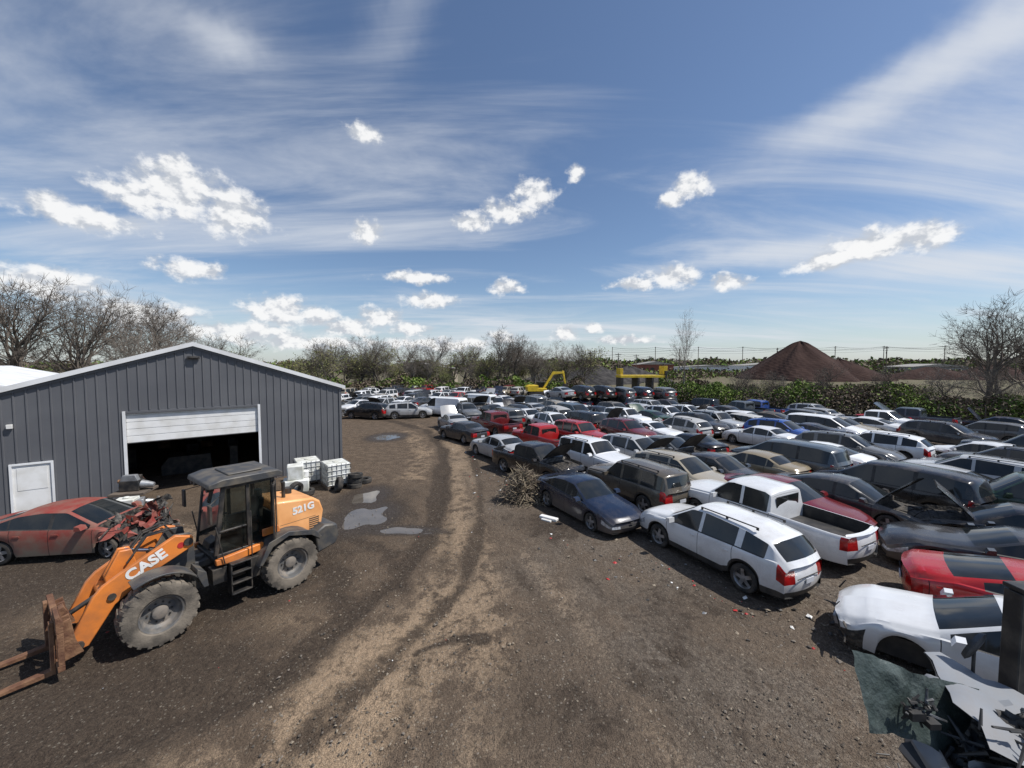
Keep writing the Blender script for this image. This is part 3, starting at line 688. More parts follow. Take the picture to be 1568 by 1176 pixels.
mb=MB(); mb.box(-5.35,-5.2,-.14,-.034,3.35,3.5,0); mb.obj('wall_lamp',[M_white],BD,.01)
mb=MB()
for k in range(26):
    xx=random.uniform(-5,5);yy=random.uniform(2.5,20);h=random.uniform(.3,1.3);a=random.uniform(.15,.7)
    mb.box(xx,xx+a,yy,yy+a,0,h,random.choice([0,0,1]),Matrix.Rotation(random.uniform(-.1,.1),4,'Z'))
mb.prism([(-1.5,0),(-1.5,.5),(-1.2,.9),(.5,.9),(.6,0)],4,5.2,0)
for yy in(6,12,18):
    for sx in(-6,5.85): mb.box(sx,sx+.2,yy,yy+.2,0,4.3,1)
mb.box(-6.0,6.0,24,24.1,0,4.3,0)
mb.obj('workshop_clutter',[M_lblack,M_rust],BD,.01,0)
B2=empty('white_roofed_shed',(-27.5,18.5,0),math.atan2(.62,.784))
mb=MB(); mb.box(-5,5,-4,10,0,4.2,0)
mb.add([(-5,-4.001,4.2),(5,-4.001,4.2),(0,-4.001,5.5)],[(0,1,2)],0)
for sg in(1,-1): mb.prism([(0,5.5),(sg*5.3,4.12),(sg*5.3,4.22),(0,5.6)],-4.3,10.3,1)
x=-5
while x<5: mb.box(x,x+.05,-4.03,-4.0,0,4.15,0); x+=.4
mb.obj('walls_and_roof',[M_roofw,M_roofw],B2,0,0)

def tote(x,y,rz,cage=True):
    E=empty('ibc_tote',(x,y,0),rz); mb=MB(); mb.box(-.48,.48,-.58,.58,.18,1.12,0); mb.cyl((0,0,1.12),(0,0,1.17),.12,n=16,m=0); mb.obj('tank',[M_tank],E,.09)
    mb=MB(); 
    for z in(.2,.42,.64,.86,1.08):
        for s in(.51,-.51): mb.cyl((s,-.6,z),(s,.6,z),.012,n=6)
        for s in(.6,-.6): mb.cyl((-.51,s,z),(.51,s,z),.012,n=6)
    for q in range(6):
        for s in(.6,-.6): mb.cyl((-.51+q*.204,s,.15),(-.51+q*.204,s,1.14),.012,n=6)
        for s in(.51,-.51): mb.cyl((s,-.6+q*.24,.15),(s,-.6+q*.24,1.14),.012,n=6)
    mb.obj('cage',[M_steel],E)
    mb=MB(); mb.box(-.52,.52,-.6,.6,.1,.15,0)
    for a in(-.5,-.06,.38): mb.box(a,a+.12,-.6,.6,0,.1,0)
    mb.obj('pallet',[M_wood],E,.004)
tote(-8.3,18.2,R_(40)); tote(-9.9,18.7,R_(36))
mb=MB(); mb.box(-.5,.5,-.4,.4,0,.62,0); mb.box(-.35,.3,-.3,.3,.62,1.25,0); mb.cyl((.38,0,.62),(.38,0,.95),.13,n=14,m=1); mb.obj('plastic_drums_and_boxes',[M_tank,M_white],bevel=.05,loc=(-9.6,17.2,0),rz=.5)
def tyrepile(name,x,y,lst):
    mb=MB()
    for (dx,dy,z,tx_,rz) in lst:
        t=MB(); t.lathe([(.2,-.09),(.3,-.11),(.33,-.08),(.33,.08),(.3,.11),(.2,.09),(.2,-.09)],20,0,(0,0,0))
        Mx=Matrix.Translation((dx,dy,z))@Matrix.Rotation(rz,4,'Z')@Matrix.Rotation(tx_,4,'X'); mb.add(t.v,t.f,0,Mx)
    mb.obj(name,[M_tyre],loc=(x,y,0))
tyrepile('tyre_pile',-7.3,17.9,[(0,0,.12,math.pi/2,0),(.02,.04,.34,math.pi/2,0),(-.45,-.6,.33,.25,2.2),(.2,.7,.12,1.57,0),(.05,.0,.56,1.45,0)])
tyrepile('loose_tyre',-9.3,16.6,[(0,0,.33,.2,1.2),(.3,.3,.12,1.57,0)])
def engine(x,y,z,rz,name='scrap_engine'):
    mb=MB(); mb.box(-.3,.3,-.22,.22,.12,.5,0); mb.prism([(-.28,.5),(.28,.5),(.2,.72),(-.2,.72)],-.2,.0,1); mb.box(-.25,.25,.03,.2,.5,.66,0)
    for k in range(4): mb.cyl((-.2+k*.14,.2,.55),(-.22+k*.14,.4,.4),.03,n=8,m=2)
    mb.cyl((-.3,0,.3),(-.38,0,.3),.12,n=14,m=1); mb.cyl((-.3,-.12,.5),(-.36,-.12,.5),.07,n=12,m=2); mb.cyl((.3,0,.32),(.7,0,.26),.17,.09,n=12,m=1)
    mb.box(-.5,.6,-.5,.5,0,.1,3)
    mb.obj(name,[M_lblack,M_steel,M_rust,M_wood],bevel=.015,loc=(x,y,z),rz=rz)
engine(-14.75,14.9,0,.7); engine(-14.7,14.95,.73,.3); engine(-13.9,14.3,0,2.2)
mb=MB(); mb.box(-.3,.3,-.25,.25,0,.8,0); mb.cyl((0,0,.8),(0,0,.86),.1,n=12); mb.obj('white_plastic_drum',[M_tank],bevel=.08,loc=(-14.1,14.1,0),rz=.4)

# ------------------------------------------------------------------ brush pile
mb=MB()
for k in range(1700):
    a=random.uniform(0,6.28); r=min(1.1,abs(random.gauss(0,.5))); p=Vector((math.cos(a)*r*1.05,math.sin(a)*r*.8,random.uniform(0,1.35)*max(.08,1-(r/1.15)**2)))
    d=Vector((random.gauss(0,1),random.gauss(0,1),random.gauss(0,.7))).normalized()*random.uniform(.15,.45)
    mb.cyl(p,p+d,.015,.007,3,k%2,caps=False)
mb.obj('brush_pile',[mat('dry_twigs',(.26,.21,.145),.9,0,(.36,.3,.21),4),mat('dark_twigs',(.12,.09,.065),.9,0,(.2,.16,.12),4)],loc=(.45,16.1,0.02),angle=0,recalc=False)
mb=MB(); mb.box(-.35,.35,-.1,.1,.02,.12,0); mb.box(-.2,.2,-.25,-.15,.0,.08,0); mb.obj('broken_bumper_piece',[M_white],bevel=.02,loc=(1.35,14.1,0),rz=-.6)

# ------------------------------------------------------------------ trees
def gen_tree(seed,H,spread=1.,leaf=0,ntop=7,slender=False,mats=None,leafsz=.12,dense=(6,5,5),w=1.):
    r=random.Random(seed); mb=MB(); tips=[]
    def grow(p,d,ln,rad,lev):
        n=4 if lev<2 else 3 if lev<3 else 2
        pos=[]; q=Vector(p); dd=Vector(d)
        for k in range(n):
            jit=.13 if lev==0 else .25
            dd=(dd+Vector((r.gauss(0,jit),r.gauss(0,jit),r.gauss(0,jit)+(.06 if lev>0 else .1)))).normalized()
            q2=q+dd*(ln/n); ra=rad*(1-.55*k/n); rb=rad*(1-.55*(k+1)/n)
            mb.cyl(q,q2,ra,rb,7 if lev==0 else 4 if lev<3 else 3,0,caps=False)
            q=q2; pos.append((q.copy(),dd.copy(),rb))
        if lev>=4: tips.append(q.copy()); return
        cnt=[ntop,*dense][lev]
        for c in range(cnt):
            idx=min(n-1,int((c/cnt)*n*(.75)+ (1 if lev==0 else .6)+r.random()*.6)); pp,pd,pr=pos[idx]
            az=r.uniform(0,6.28); tilt=r.uniform(.4,.95)*(spread if lev<2 else 1)
            o=pd.orthogonal().normalized(); o2=pd.cross(o); side=o*math.cos(az)+o2*math.sin(az)
            nd=(pd*math.cos(tilt)+side*math.sin(tilt)).normalized(); nd.z=max(nd.z,-.1)
            f=[.66,.62,.58,.6][lev]*r.uniform(.75,1.15)
            grow(pp,nd,ln*f,max(.012,pr*.6),lev+1)
        if lev<3: grow(q,dd,ln*.6,max(.014,pos[-1][2]*.9),lev+1)
    grow((0,0,-.1),(0,0,1),H*.38,H*.02*(1 if not slender else .6),0)
    if leaf:
        for t in tips:
            if r.random()>leaf: continue
            for k in range(2):
                c=t+Vector((r.gauss(0,.22),r.gauss(0,.22),r.gauss(0,.2)))
                u=Vector((r.gauss(0,1),r.gauss(0,1),r.gauss(0,1))).normalized()*leafsz; v=u.orthogonal().normalized()*leafsz*.7
                mb.add([c-u,c+v,c+u,c-v],[(0,1,2,3)],1)
    zs=max(v[2] for v in mb.v); s=H/zs; mb.v=[(a*s*w,b*s*w,c*s) for a,b,c in mb.v]
    return mb.mesh('tree_%d'%seed,mats or [M_bark,M_leaf],0,False)
T_b=[gen_tree(11,14,1.),gen_tree(12,13,1.05),gen_tree(13,12,.9,mats=[M_bark2,M_leaf])]
T_l=[gen_tree(21,11,1.,.45,mats=[M_bark2,M_leaf],dense=(5,5,4)),gen_tree(22,9,1.1,.8,mats=[M_bark2,M_leaf],dense=(5,5,4)),gen_tree(23,10,.95,.25,mats=[M_bark,M_leaf],dense=(5,5,4))]
T_s=gen_tree(31,14,.5,0,9,True,mats=[M_bark2,M_leaf],dense=(4,4,3),w=.5)
def tree(me,x,y,s,name,sz=None):
    o=bpy.data.objects.new(name,me); COL.objects.link(o); o.location=(x,y,0); o.rotation_euler=(0,0,random.uniform(0,6.28)); o.scale=(s,s,sz or s)
for x,y,s in((-60,47,1.3),(-50,45,1.12),(-46,47,.95),(-66,52,1.35),(-54,60,1.15),(-47,60,1.0),(-60,66,1.2),(-40,58,.8),(-70,45,1.35),(-62,42,1.15),(-51,52,1.2),(-44,52,.95),(-56,50,1.15)): tree(random.choice(T_b),x,y,s,'bare_tree')
for x,y,s in((-46,66,.85),(-38,68,.85),(-34,72,.8)): tree(random.choice(T_l),x,y,s,'leafing_tree')
for i in range(46):
    x=-46+i*1.35+random.uniform(-1.5,1.5); y=84+random.uniform(-4,9)
    if x>16: continue
    me=random.choice(T_l+T_b[1:]); s=random.uniform(.6,.98)
    tree(me,x,y,s,'leafing_tree' if me in T_l else 'bare_tree')
for x,s in((-32,1.12),(-28,1.0),(-3,1.15),(1,1.1),(5,1.)): tree(random.choice(T_b),x,82,s*.85,'bare_tree')
tree(T_s,26.0,59,1.02,'slender_tree')
for me,x,y,s in((T_b[0],47.5,39.5,.92),(T_b[1],53,42,.86),(T_b[0],57,40,.85),(T_b[1],60,44,.9),(T_b[2],44.5,39.5,.5),(T_b[2],52,36,.62),(T_b[0],64,40,.9),(T_b[2],58,34,.8)): tree(me,x,y,s,'bare_tree')

# ------------------------------------------------------------------ foliage masses
def lumps(t,seed):
    return .5+.25*np.sin(t*1.1+seed)+.18*np.sin(t*2.7+seed*2.1)+.12*np.sin(t*6.3+seed*.7)
def strip(name,pts,h,w,n,size,mats,seed=0,hmin=.4,frac2=.3):
    g=np.random.default_rng(seed+5)
    P=np.array(pts,float); seg=np.linalg.norm(np.diff(P,axis=0),axis=1); cum=np.concatenate([[0],np.cumsum(seg)])
    t=g.uniform(0,cum[-1],n); X=np.interp(t,cum,P[:,0]); Y=np.interp(t,cum,P[:,1])
    off=g.normal(0,1,n)*w*.4
    env=(hmin+(1-hmin)*np.clip(lumps(t/ (h*.9),seed)+.15*np.sin(off*2+seed),0,1.2))*np.sqrt(np.clip(1-(off/(w*1.3))**2,0.05,1))
    z=h*env*g.uniform(0,1,n)**.6
    dx=np.interp(t,cum[:-1]+seg/2,np.diff(P[:,0])/seg); dy=np.interp(t,cum[:-1]+seg/2,np.diff(P[:,1])/seg)
    C_=np.stack([X-dy*off,Y+dx*off,z],1)
    u=g.normal(0,1,(n,3)); u/=np.linalg.norm(u,axis=1)[:,None]; v=np.cross(u,g.normal(0,1,(n,3))); v/=np.linalg.norm(v,axis=1)[:,None]
    sz=size*g.uniform(.5,1.4,n)[:,None]
    cl=(np.sin(C_[:,0]*.9+seed)+np.sin(C_[:,1]*.7+C_[:,0]*.3)+g.normal(0,.9,n))>(1.2-2.4*frac2)
    asp=.55
    V=np.stack([C_-u*sz,C_+v*sz*asp,C_+u*sz,C_-v*sz*asp],1).reshape(-1,3)
    me=bpy.data.meshes.new(name); me.from_pydata(V.tolist(),[],np.arange(n*4).reshape(-1,4).tolist())
    for m in mats: me.materials.append(m)
    me.polygons.foreach_set('material_index',cl.astype(int).tolist()); me.update()
    o=bpy.data.objects.new(name,me); COL.objects.link(o); return o
HL=[(20,53),(30,46),(36,41.5),(43,36.5),(51,30),(58,23),(64,15)]
strip('hedgerow',HL,3.7,2.4,62000,.13,[M_hedge,M_brush],1,.5,.4)
strip('hedgerow',[(60,60),(48,56),(38,60),(26,68)],3.4,5,18000,.22,[M_brush,M_hedge],2,.4,.4)
strip('undergrowth',[(-52,70),(-30,80),(-10,80),(14,80)],3.6,6,40000,.24,[M_hedge,M_brush],3,.4,.6)
strip('undergrowth',[(-75,44),(-58,50),(-40,60),(-34,74)],4.2,7,14000,.26,[M_brush,M_hedge],6,.35,.25)
strip('distant_treeline',[(-500,330),(-250,300),(-100,260),(60,300),(250,330),(520,300)],9,40,24000,1.4,[M_brush,M_hedge],4,.35,.3)
strip('distant_treeline',[(30,130),(60,150),(90,185),(180,170),(260,150)],4,12,14000,.6,[M_brush,M_hedge],9,.2,.3)
strip('distant_treeline',[(20,500),(300,520),(700,460)],14,60,14000,2.4,[M_brush,M_hedge],12,.4,.3)
for k in range(26):
    f=random.random()*5.99; i=int(f); g_=f-i; x=HL[i][0]+(HL[i+1][0]-HL[i][0])*g_+random.uniform(-.5,2); y=HL[i][1]+(HL[i+1][1]-HL[i][1])*g_+random.uniform(0,2); tree(random.choice(T_b+T_l[2:]),x,y,random.uniform(.28,.45),'bare_sapling')
mb=MB(); P=[(18.5,51),(29,44),(35,39.6),(42,34.6),(50,28),(57,21)]
for (a,b),(c,d) in zip(P,P[1:]):
    L=math.hypot(c-a,d-b); n=int(L/2.4)
    for k in range(n):
        f=k/n; x=a+(c-a)*f;y=b+(d-b)*f; mb.cyl((x,y,0),(x,y,2.0),.045,n=6)
        f2=(k+1)/n; x2=a+(c-a)*f2;y2=b+(d-b)*f2
        for z in(.15,.6,1.05,1.45,1.85): mb.cyl((x,y,z),(x2,y2,z),.014,n=4)
mb.obj('wire_fence',[M_wood],angle=0)

def pile(name,x,y,R,H,m,seed,ex=1.):
    n=64;k=26;vs=[(0,0,H*.96)];fs=[]
    rr=random.Random(seed); ph=[rr.uniform(0,6) for _ in range(6)]
    for j in range(1,k+1):
        for i in range(n):
            t=2*math.pi*i/n; r=R*j/k*(1+.08*math.sin(3*t+ph[0])+.05*math.sin(7*t+ph[1]))
            z=H*(1-(j/k))*(1+.03*math.sin(9*t+ph[2])) + (.25*math.sin(t*23+j*1.7)*(j/k)*.6) - H*.06*math.exp(-((j/k)/.08)**2)
            vs.append((r*math.cos(t)*ex,r*math.sin(t),max(z,-.3) if j<k else -.4))
    for i in range(n): fs.append((0,1+i,1+(i+1)%n))
    for j in range(k-1):
        for i in range(n):
            a=1+j*n+i;b=1+j*n+(i+1)%n; fs.append((a,a+n,b+n,b))
    mb=MB(); mb.add(vs,fs,0); mb.obj(name,[m],angle=0,loc=(x,y,0))
pile('aggregate_stockpile',107,146,20,15,M_pile,1,1.0); pile('aggregate_stockpile',119,143,14,8,M_pile,5,1.15)
pile('slag_mound',25,118,10,5.6,M_pile2,2,1.5); pile('slag_mound',14,125,9,5.2,M_pile2,3,1.4); pile('slag_mound',38,128,10,5.4,M_pile2,4,1.4)
pile('aggregate_stockpile',160,150,12,5,M_pile,6,1.6); pile('aggregate_stockpile',184,150,13,6,M_pile,7,1.5)

EX=empty('excavator',(4.6,69,0),R_(8)); EX.scale=(.88,.88,.88)
mb=MB()
for sg in(1,-1): mb.prism([(-1.9,.15),(-2.1,.5),(-1.9,.9),(1.9,.9),(2.1,.5),(1.9,.15),(1.6,0),(-1.6,0)],sg*.8,sg*1.4,0)
mb.box(-.8,.8,-.8,.8,.5,1.0,0); mb.obj('tracks',[M_lblack],EX,.03)
mb=MB(); mb.prism([(-2.3,1.1),(-2.4,2.0),(-2.0,2.3),(-.2,2.3),(-.2,1.1)],-1.3,1.3,0); mb.box(-.2,1.5,-1.3,-.3,1.1,1.7,0); mb.box(-.2,1.6,.3,1.3,1.1,1.7,0)
boom=[(.8,1.5),(1.1,1.3),(3.2,4.4),(5.2,4.6),(5.25,4.9),(3.0,5.0)]
mb.prism(boom,-.2,.2,0); mb.prism([(4.9,5.2),(5.3,5.1),(5.7,2.6),(5.45,2.5)],-.16,.16,0)
mb.obj('house_and_boom',[M_yellow],EX,.03)
mb=MB(); mb.prism([(-.1,1.7),(-.1,2.9),(1.3,2.9),(1.6,2.1),(1.6,1.7)],.35,1.25,0); mb.prism([(5.3,2.5),(6.0,2.4),(6.1,1.6),(5.2,1.5),(4.9,1.9)],-.5,.5,1); mb.cyl((1.6,.0,1.6),(3.0,0,3.4),.1,n=8,m=1); mb.obj('cab_and_grapple',[M_cglass,M_lblack],EX,.02)
CR=empty('car_crusher',(21.5,65,0),R_(5))
mb=MB(); mb.box(-4,4,-1.2,1.2,.6,1.6,0); mb.box(-4,3.9,-1.2,1.2,3.5,3.9,1)
for x in(-3.9,-1.2,1.2,3.5): mb.box(x,x+.35,-1.25,1.25,1.6,4.6 if x>3 else 3.5,0)
mb.box(3.4,4.0,-.9,.9,4.0,5.4,1); mb.box(-4.0,-3.5,-.9,.9,4.0,5.0,1); mb.box(4.2,5.6,-1.1,1.1,.7,2.6,0)
for x in(-3,-2,3): 
    for s in(1,-1): mb.cyl((x,s*1.2,.5),(x,s*.9,.5),.5,n=14,m=0)
mb.cyl((3.7,0,4),(3.7,0,5.8),.12,n=8,m=0)
mb.obj('crusher_body',[M_lblack,M_yellow],CR,.02)
TR=empty('flatbed_trailer',(22,58,0),R_(15)); mb=MB(); mb.box(-4,4,-1.2,1.2,1.0,1.25,0); mb.box(3.5,4.1,-1.2,1.2,1.25,2.2,0)
for x in(-3,-2): 
    for s in(1,-1): mb.cyl((x,s*1.2,.48),(x,s*.9,.48),.48,n=14,m=1)
mb.box(3,3.2,-.8,-.6,0,1,1); mb.obj('deck',[M_blue,M_tyre],TR,.01)

def pole(x,y,h,rz,name='utility_pole'):
    mb=MB(); mb.cyl((0,0,0),(0,0,h),.22,.15,8,0); mb.box(-1.3,1.3,-.08,.08,h-.75,h-.55,0); mb.box(-.9,.9,-.06,.06,h-1.6,h-1.45,0)
    for q in(-1.1,-.4,.4,1.1): mb.cyl((q,0,h-.55),(q,0,h-.3),.05,n=6)
    mb.cyl((.25,0,h-2.8),(.25,0,h-2.0),.16,n=10,m=1); mb.obj(name,[M_wood,M_steel],loc=(x,y,0),rz=rz,angle=0)
def line(pl,h,dz=(-.4,-.4,-1.4),r=.022,name='power_lines'):
    mb=MB()
    for (a,b),(c,d) in zip(pl,pl[1:]):
        L=math.hypot(c-a,d-b); nx,ny=-(d-b)/L,(c-a)/L
        for q,off in enumerate((-1.1,1.1,0)):
            prev=None
            for k in range(11):
                f=k/10; z=h+dz[q]-4*.9*f*(1-f); p=(a+(c-a)*f+nx*off,b+(d-b)*f+ny*off,z)
                if prev: mb.cyl(prev,p,r,n=4,caps=False)
                prev=p
    mb.obj(name,[M_wire],angle=0,recalc=False)
pl=[(40,190),(75,176),(110,163),(143,150),(176,137),(210,124),(245,111)]
for x,y in pl: pole(x,y,12.5,R_(70))
line(pl,12.5,r=.035)
pl=[(30,150),(46,170),(62,196),(80,228),(100,262)]
for x,y in pl: pole(x,y,10.5,R_(-30))
line(pl,10.5,r=.035)
pl=[(60,235),(85,233),(110,232),(135,230),(160,228),(185,225),(210,222),(240,218),(270,214),(330,205)]
for x,y in pl: pole(x,y,16,R_(80))
line(pl,16,r=.05)
def shed(x,y,w,d,h,m,name):
    mb=MB(); mb.box(-w/2,w/2,-d/2,d/2,0,h,0); mb.prism([(-w/2-.4,h+.02),(w/2+.4,h+.02),(0,h*1.3)],-d/2-.3,d/2+.3,1)
    for k in range(int(w/5)): mb.box(-w/2+1+k*5,-w/2+3+k*5,-d/2-.03,-d/2,.8,h*.7,2)
    mb.obj(name,[m,M_conc,M_lblack],loc=(x,y,0),angle=0)
shed(140,215,34,16,5,M_roofw,'distant_warehouse'); shed(200,190,26,14,4.5,M_conc,'distant_warehouse'); shed(75,210,18,12,5.5,mat('red_brick',(.25,.09,.06),.85),'distant_brick_building'); shed(-22,97,16,8,4.6,mat('tan_siding',(.4,.34,.26),.7),'tan_house'); shed(120,240,40,12,4,M_roofw,'distant_warehouse')

# ------------------------------------------------------------------ ground
n=560
def axis(n,a,ext,c):
    u=np.linspace(-1,1,n); return c+ext/np.sinh(a)*np.sinh(a*u)
gx=axis(n,7.4,2600,-1.); gy=axis(n,7.4,2600,9.)
GX,GY=np.meshgrid(gx,gy); 
def dist_poly(pts):
    D=np.full(GX.shape,1e9)
    for (a,b),(c,d) in zip(pts,pts[1:]):
        L2=(c-a)**2+(d-b)**2; t=np.clip(((GX-a)*(c-a)+(GY-b)*(d-b))/L2,0,1)
        D=np.minimum(D,np.hypot(GX-a-t*(c-a),GY-b-t*(d-b)))
    return D
def offs(pts,o):
    P=np.array(pts,float); T=np.gradient(P,axis=0); T/=np.linalg.norm(T,axis=1)[:,None]; return [(p[0]-t[1]*o,p[1]+t[0]*o) for p,t in zip(P,T)]
main=[(-7.6,4.6),(-4.6,6.5),(-3.8,8.3),(-3.0,10.2),(-2.85,13.6),(-3.3,18.4),(-4.5,25.6),(-7.5,34),(-13,40),(-22,42)]
sec=[(-1.,2.5),(-.9,5),(-1.0,8),(-1.2,12),(-1.9,17),(-3.0,23),(-5,30),(-9,36)]
third=[(3.5,3.5),(2.6,6.5),(1.2,10),(-.4,15),(-2.0,21)]
doorr=[(-12.6,17.5),(-10.2,14.6),(-7.2,12.6),(-4.2,11.0),(-3.4,9.2)]
warp=.25*np.sin(GX*1.7+GY*.6)+.2*np.sin(GY*1.3-GX*.8)+.12*np.sin(GX*3.1)*np.sin(GY*2.7)
def G(D,w): return np.exp(-(D/w)**2)
dark=np.maximum.reduce([.95*G(dist_poly(main)+warp*.5,.42),.6*G(dist_poly(offs(main,-1.75))+warp*.3,.27),.35*G(dist_poly(offs(sec,.85))+warp*.2,.24),.35*G(dist_poly(offs(third,.8))+warp*.3,.3),.3*G(dist_poly(offs(third,-.8))+warp*.3,.3),.9*G(dist_poly([(-1.9,7.5),(-1.2,7.9),(-.6,7.9)])+warp*.2,.12),.7*G(dist_poly([(-2.5,10.4),(-1.8,9.2)])+warp*.2,.12),.45*np.exp(-(((GX-1.2)/2.2)**2+((GY-6.2)/1.8)**2)),.5*np.exp(-(((GX-4.5)/2.2)**2+((GY-8.6)/1.6)**2)),.6*np.exp(-(((GX-1.2)/1.8)**2+((GY-13.6)/1.3)**2)),.7*G(dist_poly(offs(doorr,.8))+warp*.3,.4),.7*G(dist_poly(offs(doorr,-.8))+warp*.3,.4),.6*np.exp(-(((GX+5.4)/2.4)**2+((GY-15.)/3.)**2))])
side=1/(1+np.exp(-((-4.2-GX)+warp*1.2)*1.3)) * (1/(1+np.exp((GY-14.5-warp)*.8)))
inner=np.exp(-(((GX+11)/3.4)**2+((GY-12.8)/1.2)**2))+.8*np.exp(-(((GX+10.2)/1.8)**2+((GY-8.6)/1.6)**2))+.7*np.exp(-(((GX+5.2)/1.3)**2+((GY-8.4)/.9)**2))+.7*np.exp(-(((GX+4.6)/1.4)**2+((GY-5.3)/.45)**2))
dark=np.clip(np.maximum(dark,side*.8)-.5*inner,0,1)
light=np.clip(np.maximum.reduce([.9*G(dist_poly([(-3.,3.6),(-2.6,5.5),(-2.3,7),(-1.7,9.5)])+warp,1.4),.55*G(dist_poly([(-.5,3.5),(-.3,5),(-.6,7)])+warp,.8),.6*G(dist_poly(offs(sec,-.3))+warp*.5,.6),.75*G(dist_poly([(-2.,12),(-2.3,17),(-3.2,23),(-4.8,29)])+warp*.4,.85),.5*G(dist_poly([(-5.0,19),(-5.2,23),(-6,27),(-9,33)])+warp*.6,.9),.65*G(dist_poly([(2.4,5),(1.5,8.5),(.2,12)])+warp*.5,.5),.75*inner]),0,1)
grav=1/(1+np.exp(-((GX-.6+.16*(GY-8))+warp*2)*1.0))
far=np.clip((np.maximum(np.maximum(GY-64,-GY-12),np.maximum(-GX-30-0*GY,GX+.9*GY-76)))/8,0,1)
pud=[(-5.5,14.4,.75,1.0,-.022),(-6.3,16.6,.6,.9,-.026),(-3.9,13.2,.9,.24,-.024),(-9.8,30.5,.9,1.1,-.024)]
wet=np.zeros_like(GX); Zp=np.zeros_like(GX)
for x,y,a,b,zz in pud:
    g=np.exp(-(((GX-x)/a)**2+((GY-y)/b)**2)); wet=np.maximum(wet,np.clip(np.exp(-(((GX-x)/a/1.9)**2+((GY-y)/b/1.9)**2))*1.3,0,1)); Zp=np.minimum(Zp,-.06*g)
Z=.016*np.sin(GX*.9+1.3*np.sin(GY*.5))+.014*np.sin(GY*1.4+GX*.7)+.008*np.sin(GX*3.7+GY*2.1)*np.sin(GY*4.1)
Z=Z*np.exp(-(np.hypot(GX,GY-10)/45)**2)*(1-wet)
Z-=.06*G(dist_poly(main),.3)*(1-wet)+.02*G(dist_poly(offs(main,-1.75)),.25)*(1-wet)
Z-=.015*G(dist_poly(offs(sec,.85)),.2)*(1-wet)
Z=Z+Zp+wet*.012*np.sin(GX*5.3+GY)*np.sin(GY*3.7-GX*2)
V=np.stack([GX,GY,Z],2).reshape(-1,3)
idx=np.arange(n*n).reshape(n,n); Fq=np.stack([idx[:-1,:-1],idx[:-1,1:],idx[1:,1:],idx[1:,:-1]],2).reshape(-1,4)
me=bpy.data.meshes.new('ground'); me.vertices.add(n*n); me.vertices.foreach_set('co',V.ravel().astype(np.float32))
me.loops.add(Fq.size); me.loops.foreach_set('vertex_index',Fq.ravel().astype(np.int32)); me.polygons.add(len(Fq)); me.polygons.foreach_set('loop_start',(np.arange(len(Fq))*4).astype(np.int32))
me.update(calc_edges=True); me.validate()
me.polygons.foreach_set('use_smooth',[True]*len(Fq))
for nm,a in(('dark',dark),('light',light),('grav',grav),('far',far),('wet',wet)):
    at=me.attributes.new(nm,'FLOAT','POINT'); at.data.foreach_set('value',a.ravel().astype(np.float32))
g_ob=bpy.data.objects.new('ground',me); COL.objects.link(g_ob)
m=bpy.data.materials.new('dirt_and_gravel'); t,N,L=nt(m); b=N['Principled BSDF']; b.inputs['Specular IOR Level'].default_value=.25
tc=N.new('ShaderNodeTexCoord')
def noi(sc,det=8,ro=.6,dist=0):
    q=N.new('ShaderNodeTexNoise'); q.inputs['Scale'].default_value=sc; q.inputs['Detail'].default_value=det; q.inputs['Roughness'].default_value=ro; q.inputs['Distortion'].default_value=dist
    L.new(tc.outputs['Object'],q.inputs['Vector']); return q.outputs['Fac']
def att(nm): q=N.new('ShaderNodeAttribute'); q.attribute_name=nm; return q.outputs['Fac']
def mth(op,a,b_=None,clamp=False):
    q=N.new('ShaderNodeMath'); q.operation=op; q.use_clamp=clamp
    for i,v in enumerate((a,b_)):
        if v is None: continue
        if isinstance(v,(int,float)): q.inputs[i].default_value=v
        else: L.new(v,q.inputs[i])
    return q.outputs[0]
def mr(v,a,b_,c=0,d=1,sm=True):
    q=N.new('ShaderNodeMapRange'); 
    if sm: q.interpolation_type='SMOOTHSTEP'
    L.new(v,q.inputs['Value']); 
    for k,x in zip(('From Min','From Max','To Min','To Max'),(a,b_,c,d)): q.inputs[k].default_value=x
    return q.outputs[0]
def mixc(f,a,b_,bt='MIX'):
    q=N.new('ShaderNodeMix'); q.data_type='RGBA'; q.blend_type=bt
    if isinstance(f,(int,float)): q.inputs['Factor'].default_value=f
    else: L.new(f,q.inputs['Factor'])
    for i,v in((6,a),(7,b_)):
        if isinstance(v,tuple): q.inputs[i].default_value=(*v,1)
        else: L.new(v,q.inputs[i])
    return q.outputs[2]
n1=noi(.45,5,.65,.6); n2=noi(2.2,5,.7,.4); n3=noi(11,4,.75); n4=noi(60,2,.7)
base=mixc(mr(n2,.35,.7),(.086,.062,.043),(.15,.11,.077))
lf=mth('ADD',mth('MULTIPLY',att('light'),.95),mth('MULTIPLY',mth('SUBTRACT',n1,.5),2.0)); lf=mth('ADD',lf,mth('ADD',mth('MULTIPLY',mth('SUBTRACT',n3,.5),1.4),mth('MULTIPLY',mth('SUBTRACT',n2,.5),2.0)))
base=mixc(mth('MULTIPLY',mr(lf,.25,.9),.88),base,(.31,.225,.148))
gcol=mixc(mr(n3,.35,.68),(.076,.063,.052),(.19,.162,.132))
gf=mth('MULTIPLY',att('grav'),mr(mth('ADD',n1,mth('MULTIPLY',mth('SUBTRACT',n2,.5),.6)),.35,.62,.35,1))
base=mixc(mth('MULTIPLY',gf,.8),base,gcol)
df=mth('ADD',mth('MULTIPLY',att('dark'),1.2),mth('MULTIPLY',mth('SUBTRACT',n2,.5),2.1)); df=mth('ADD',df,mth('ADD',mth('MULTIPLY',mth('SUBTRACT',n1,.5),1.6),mth('MULTIPLY',mth('SUBTRACT',n3,.5),.7)))
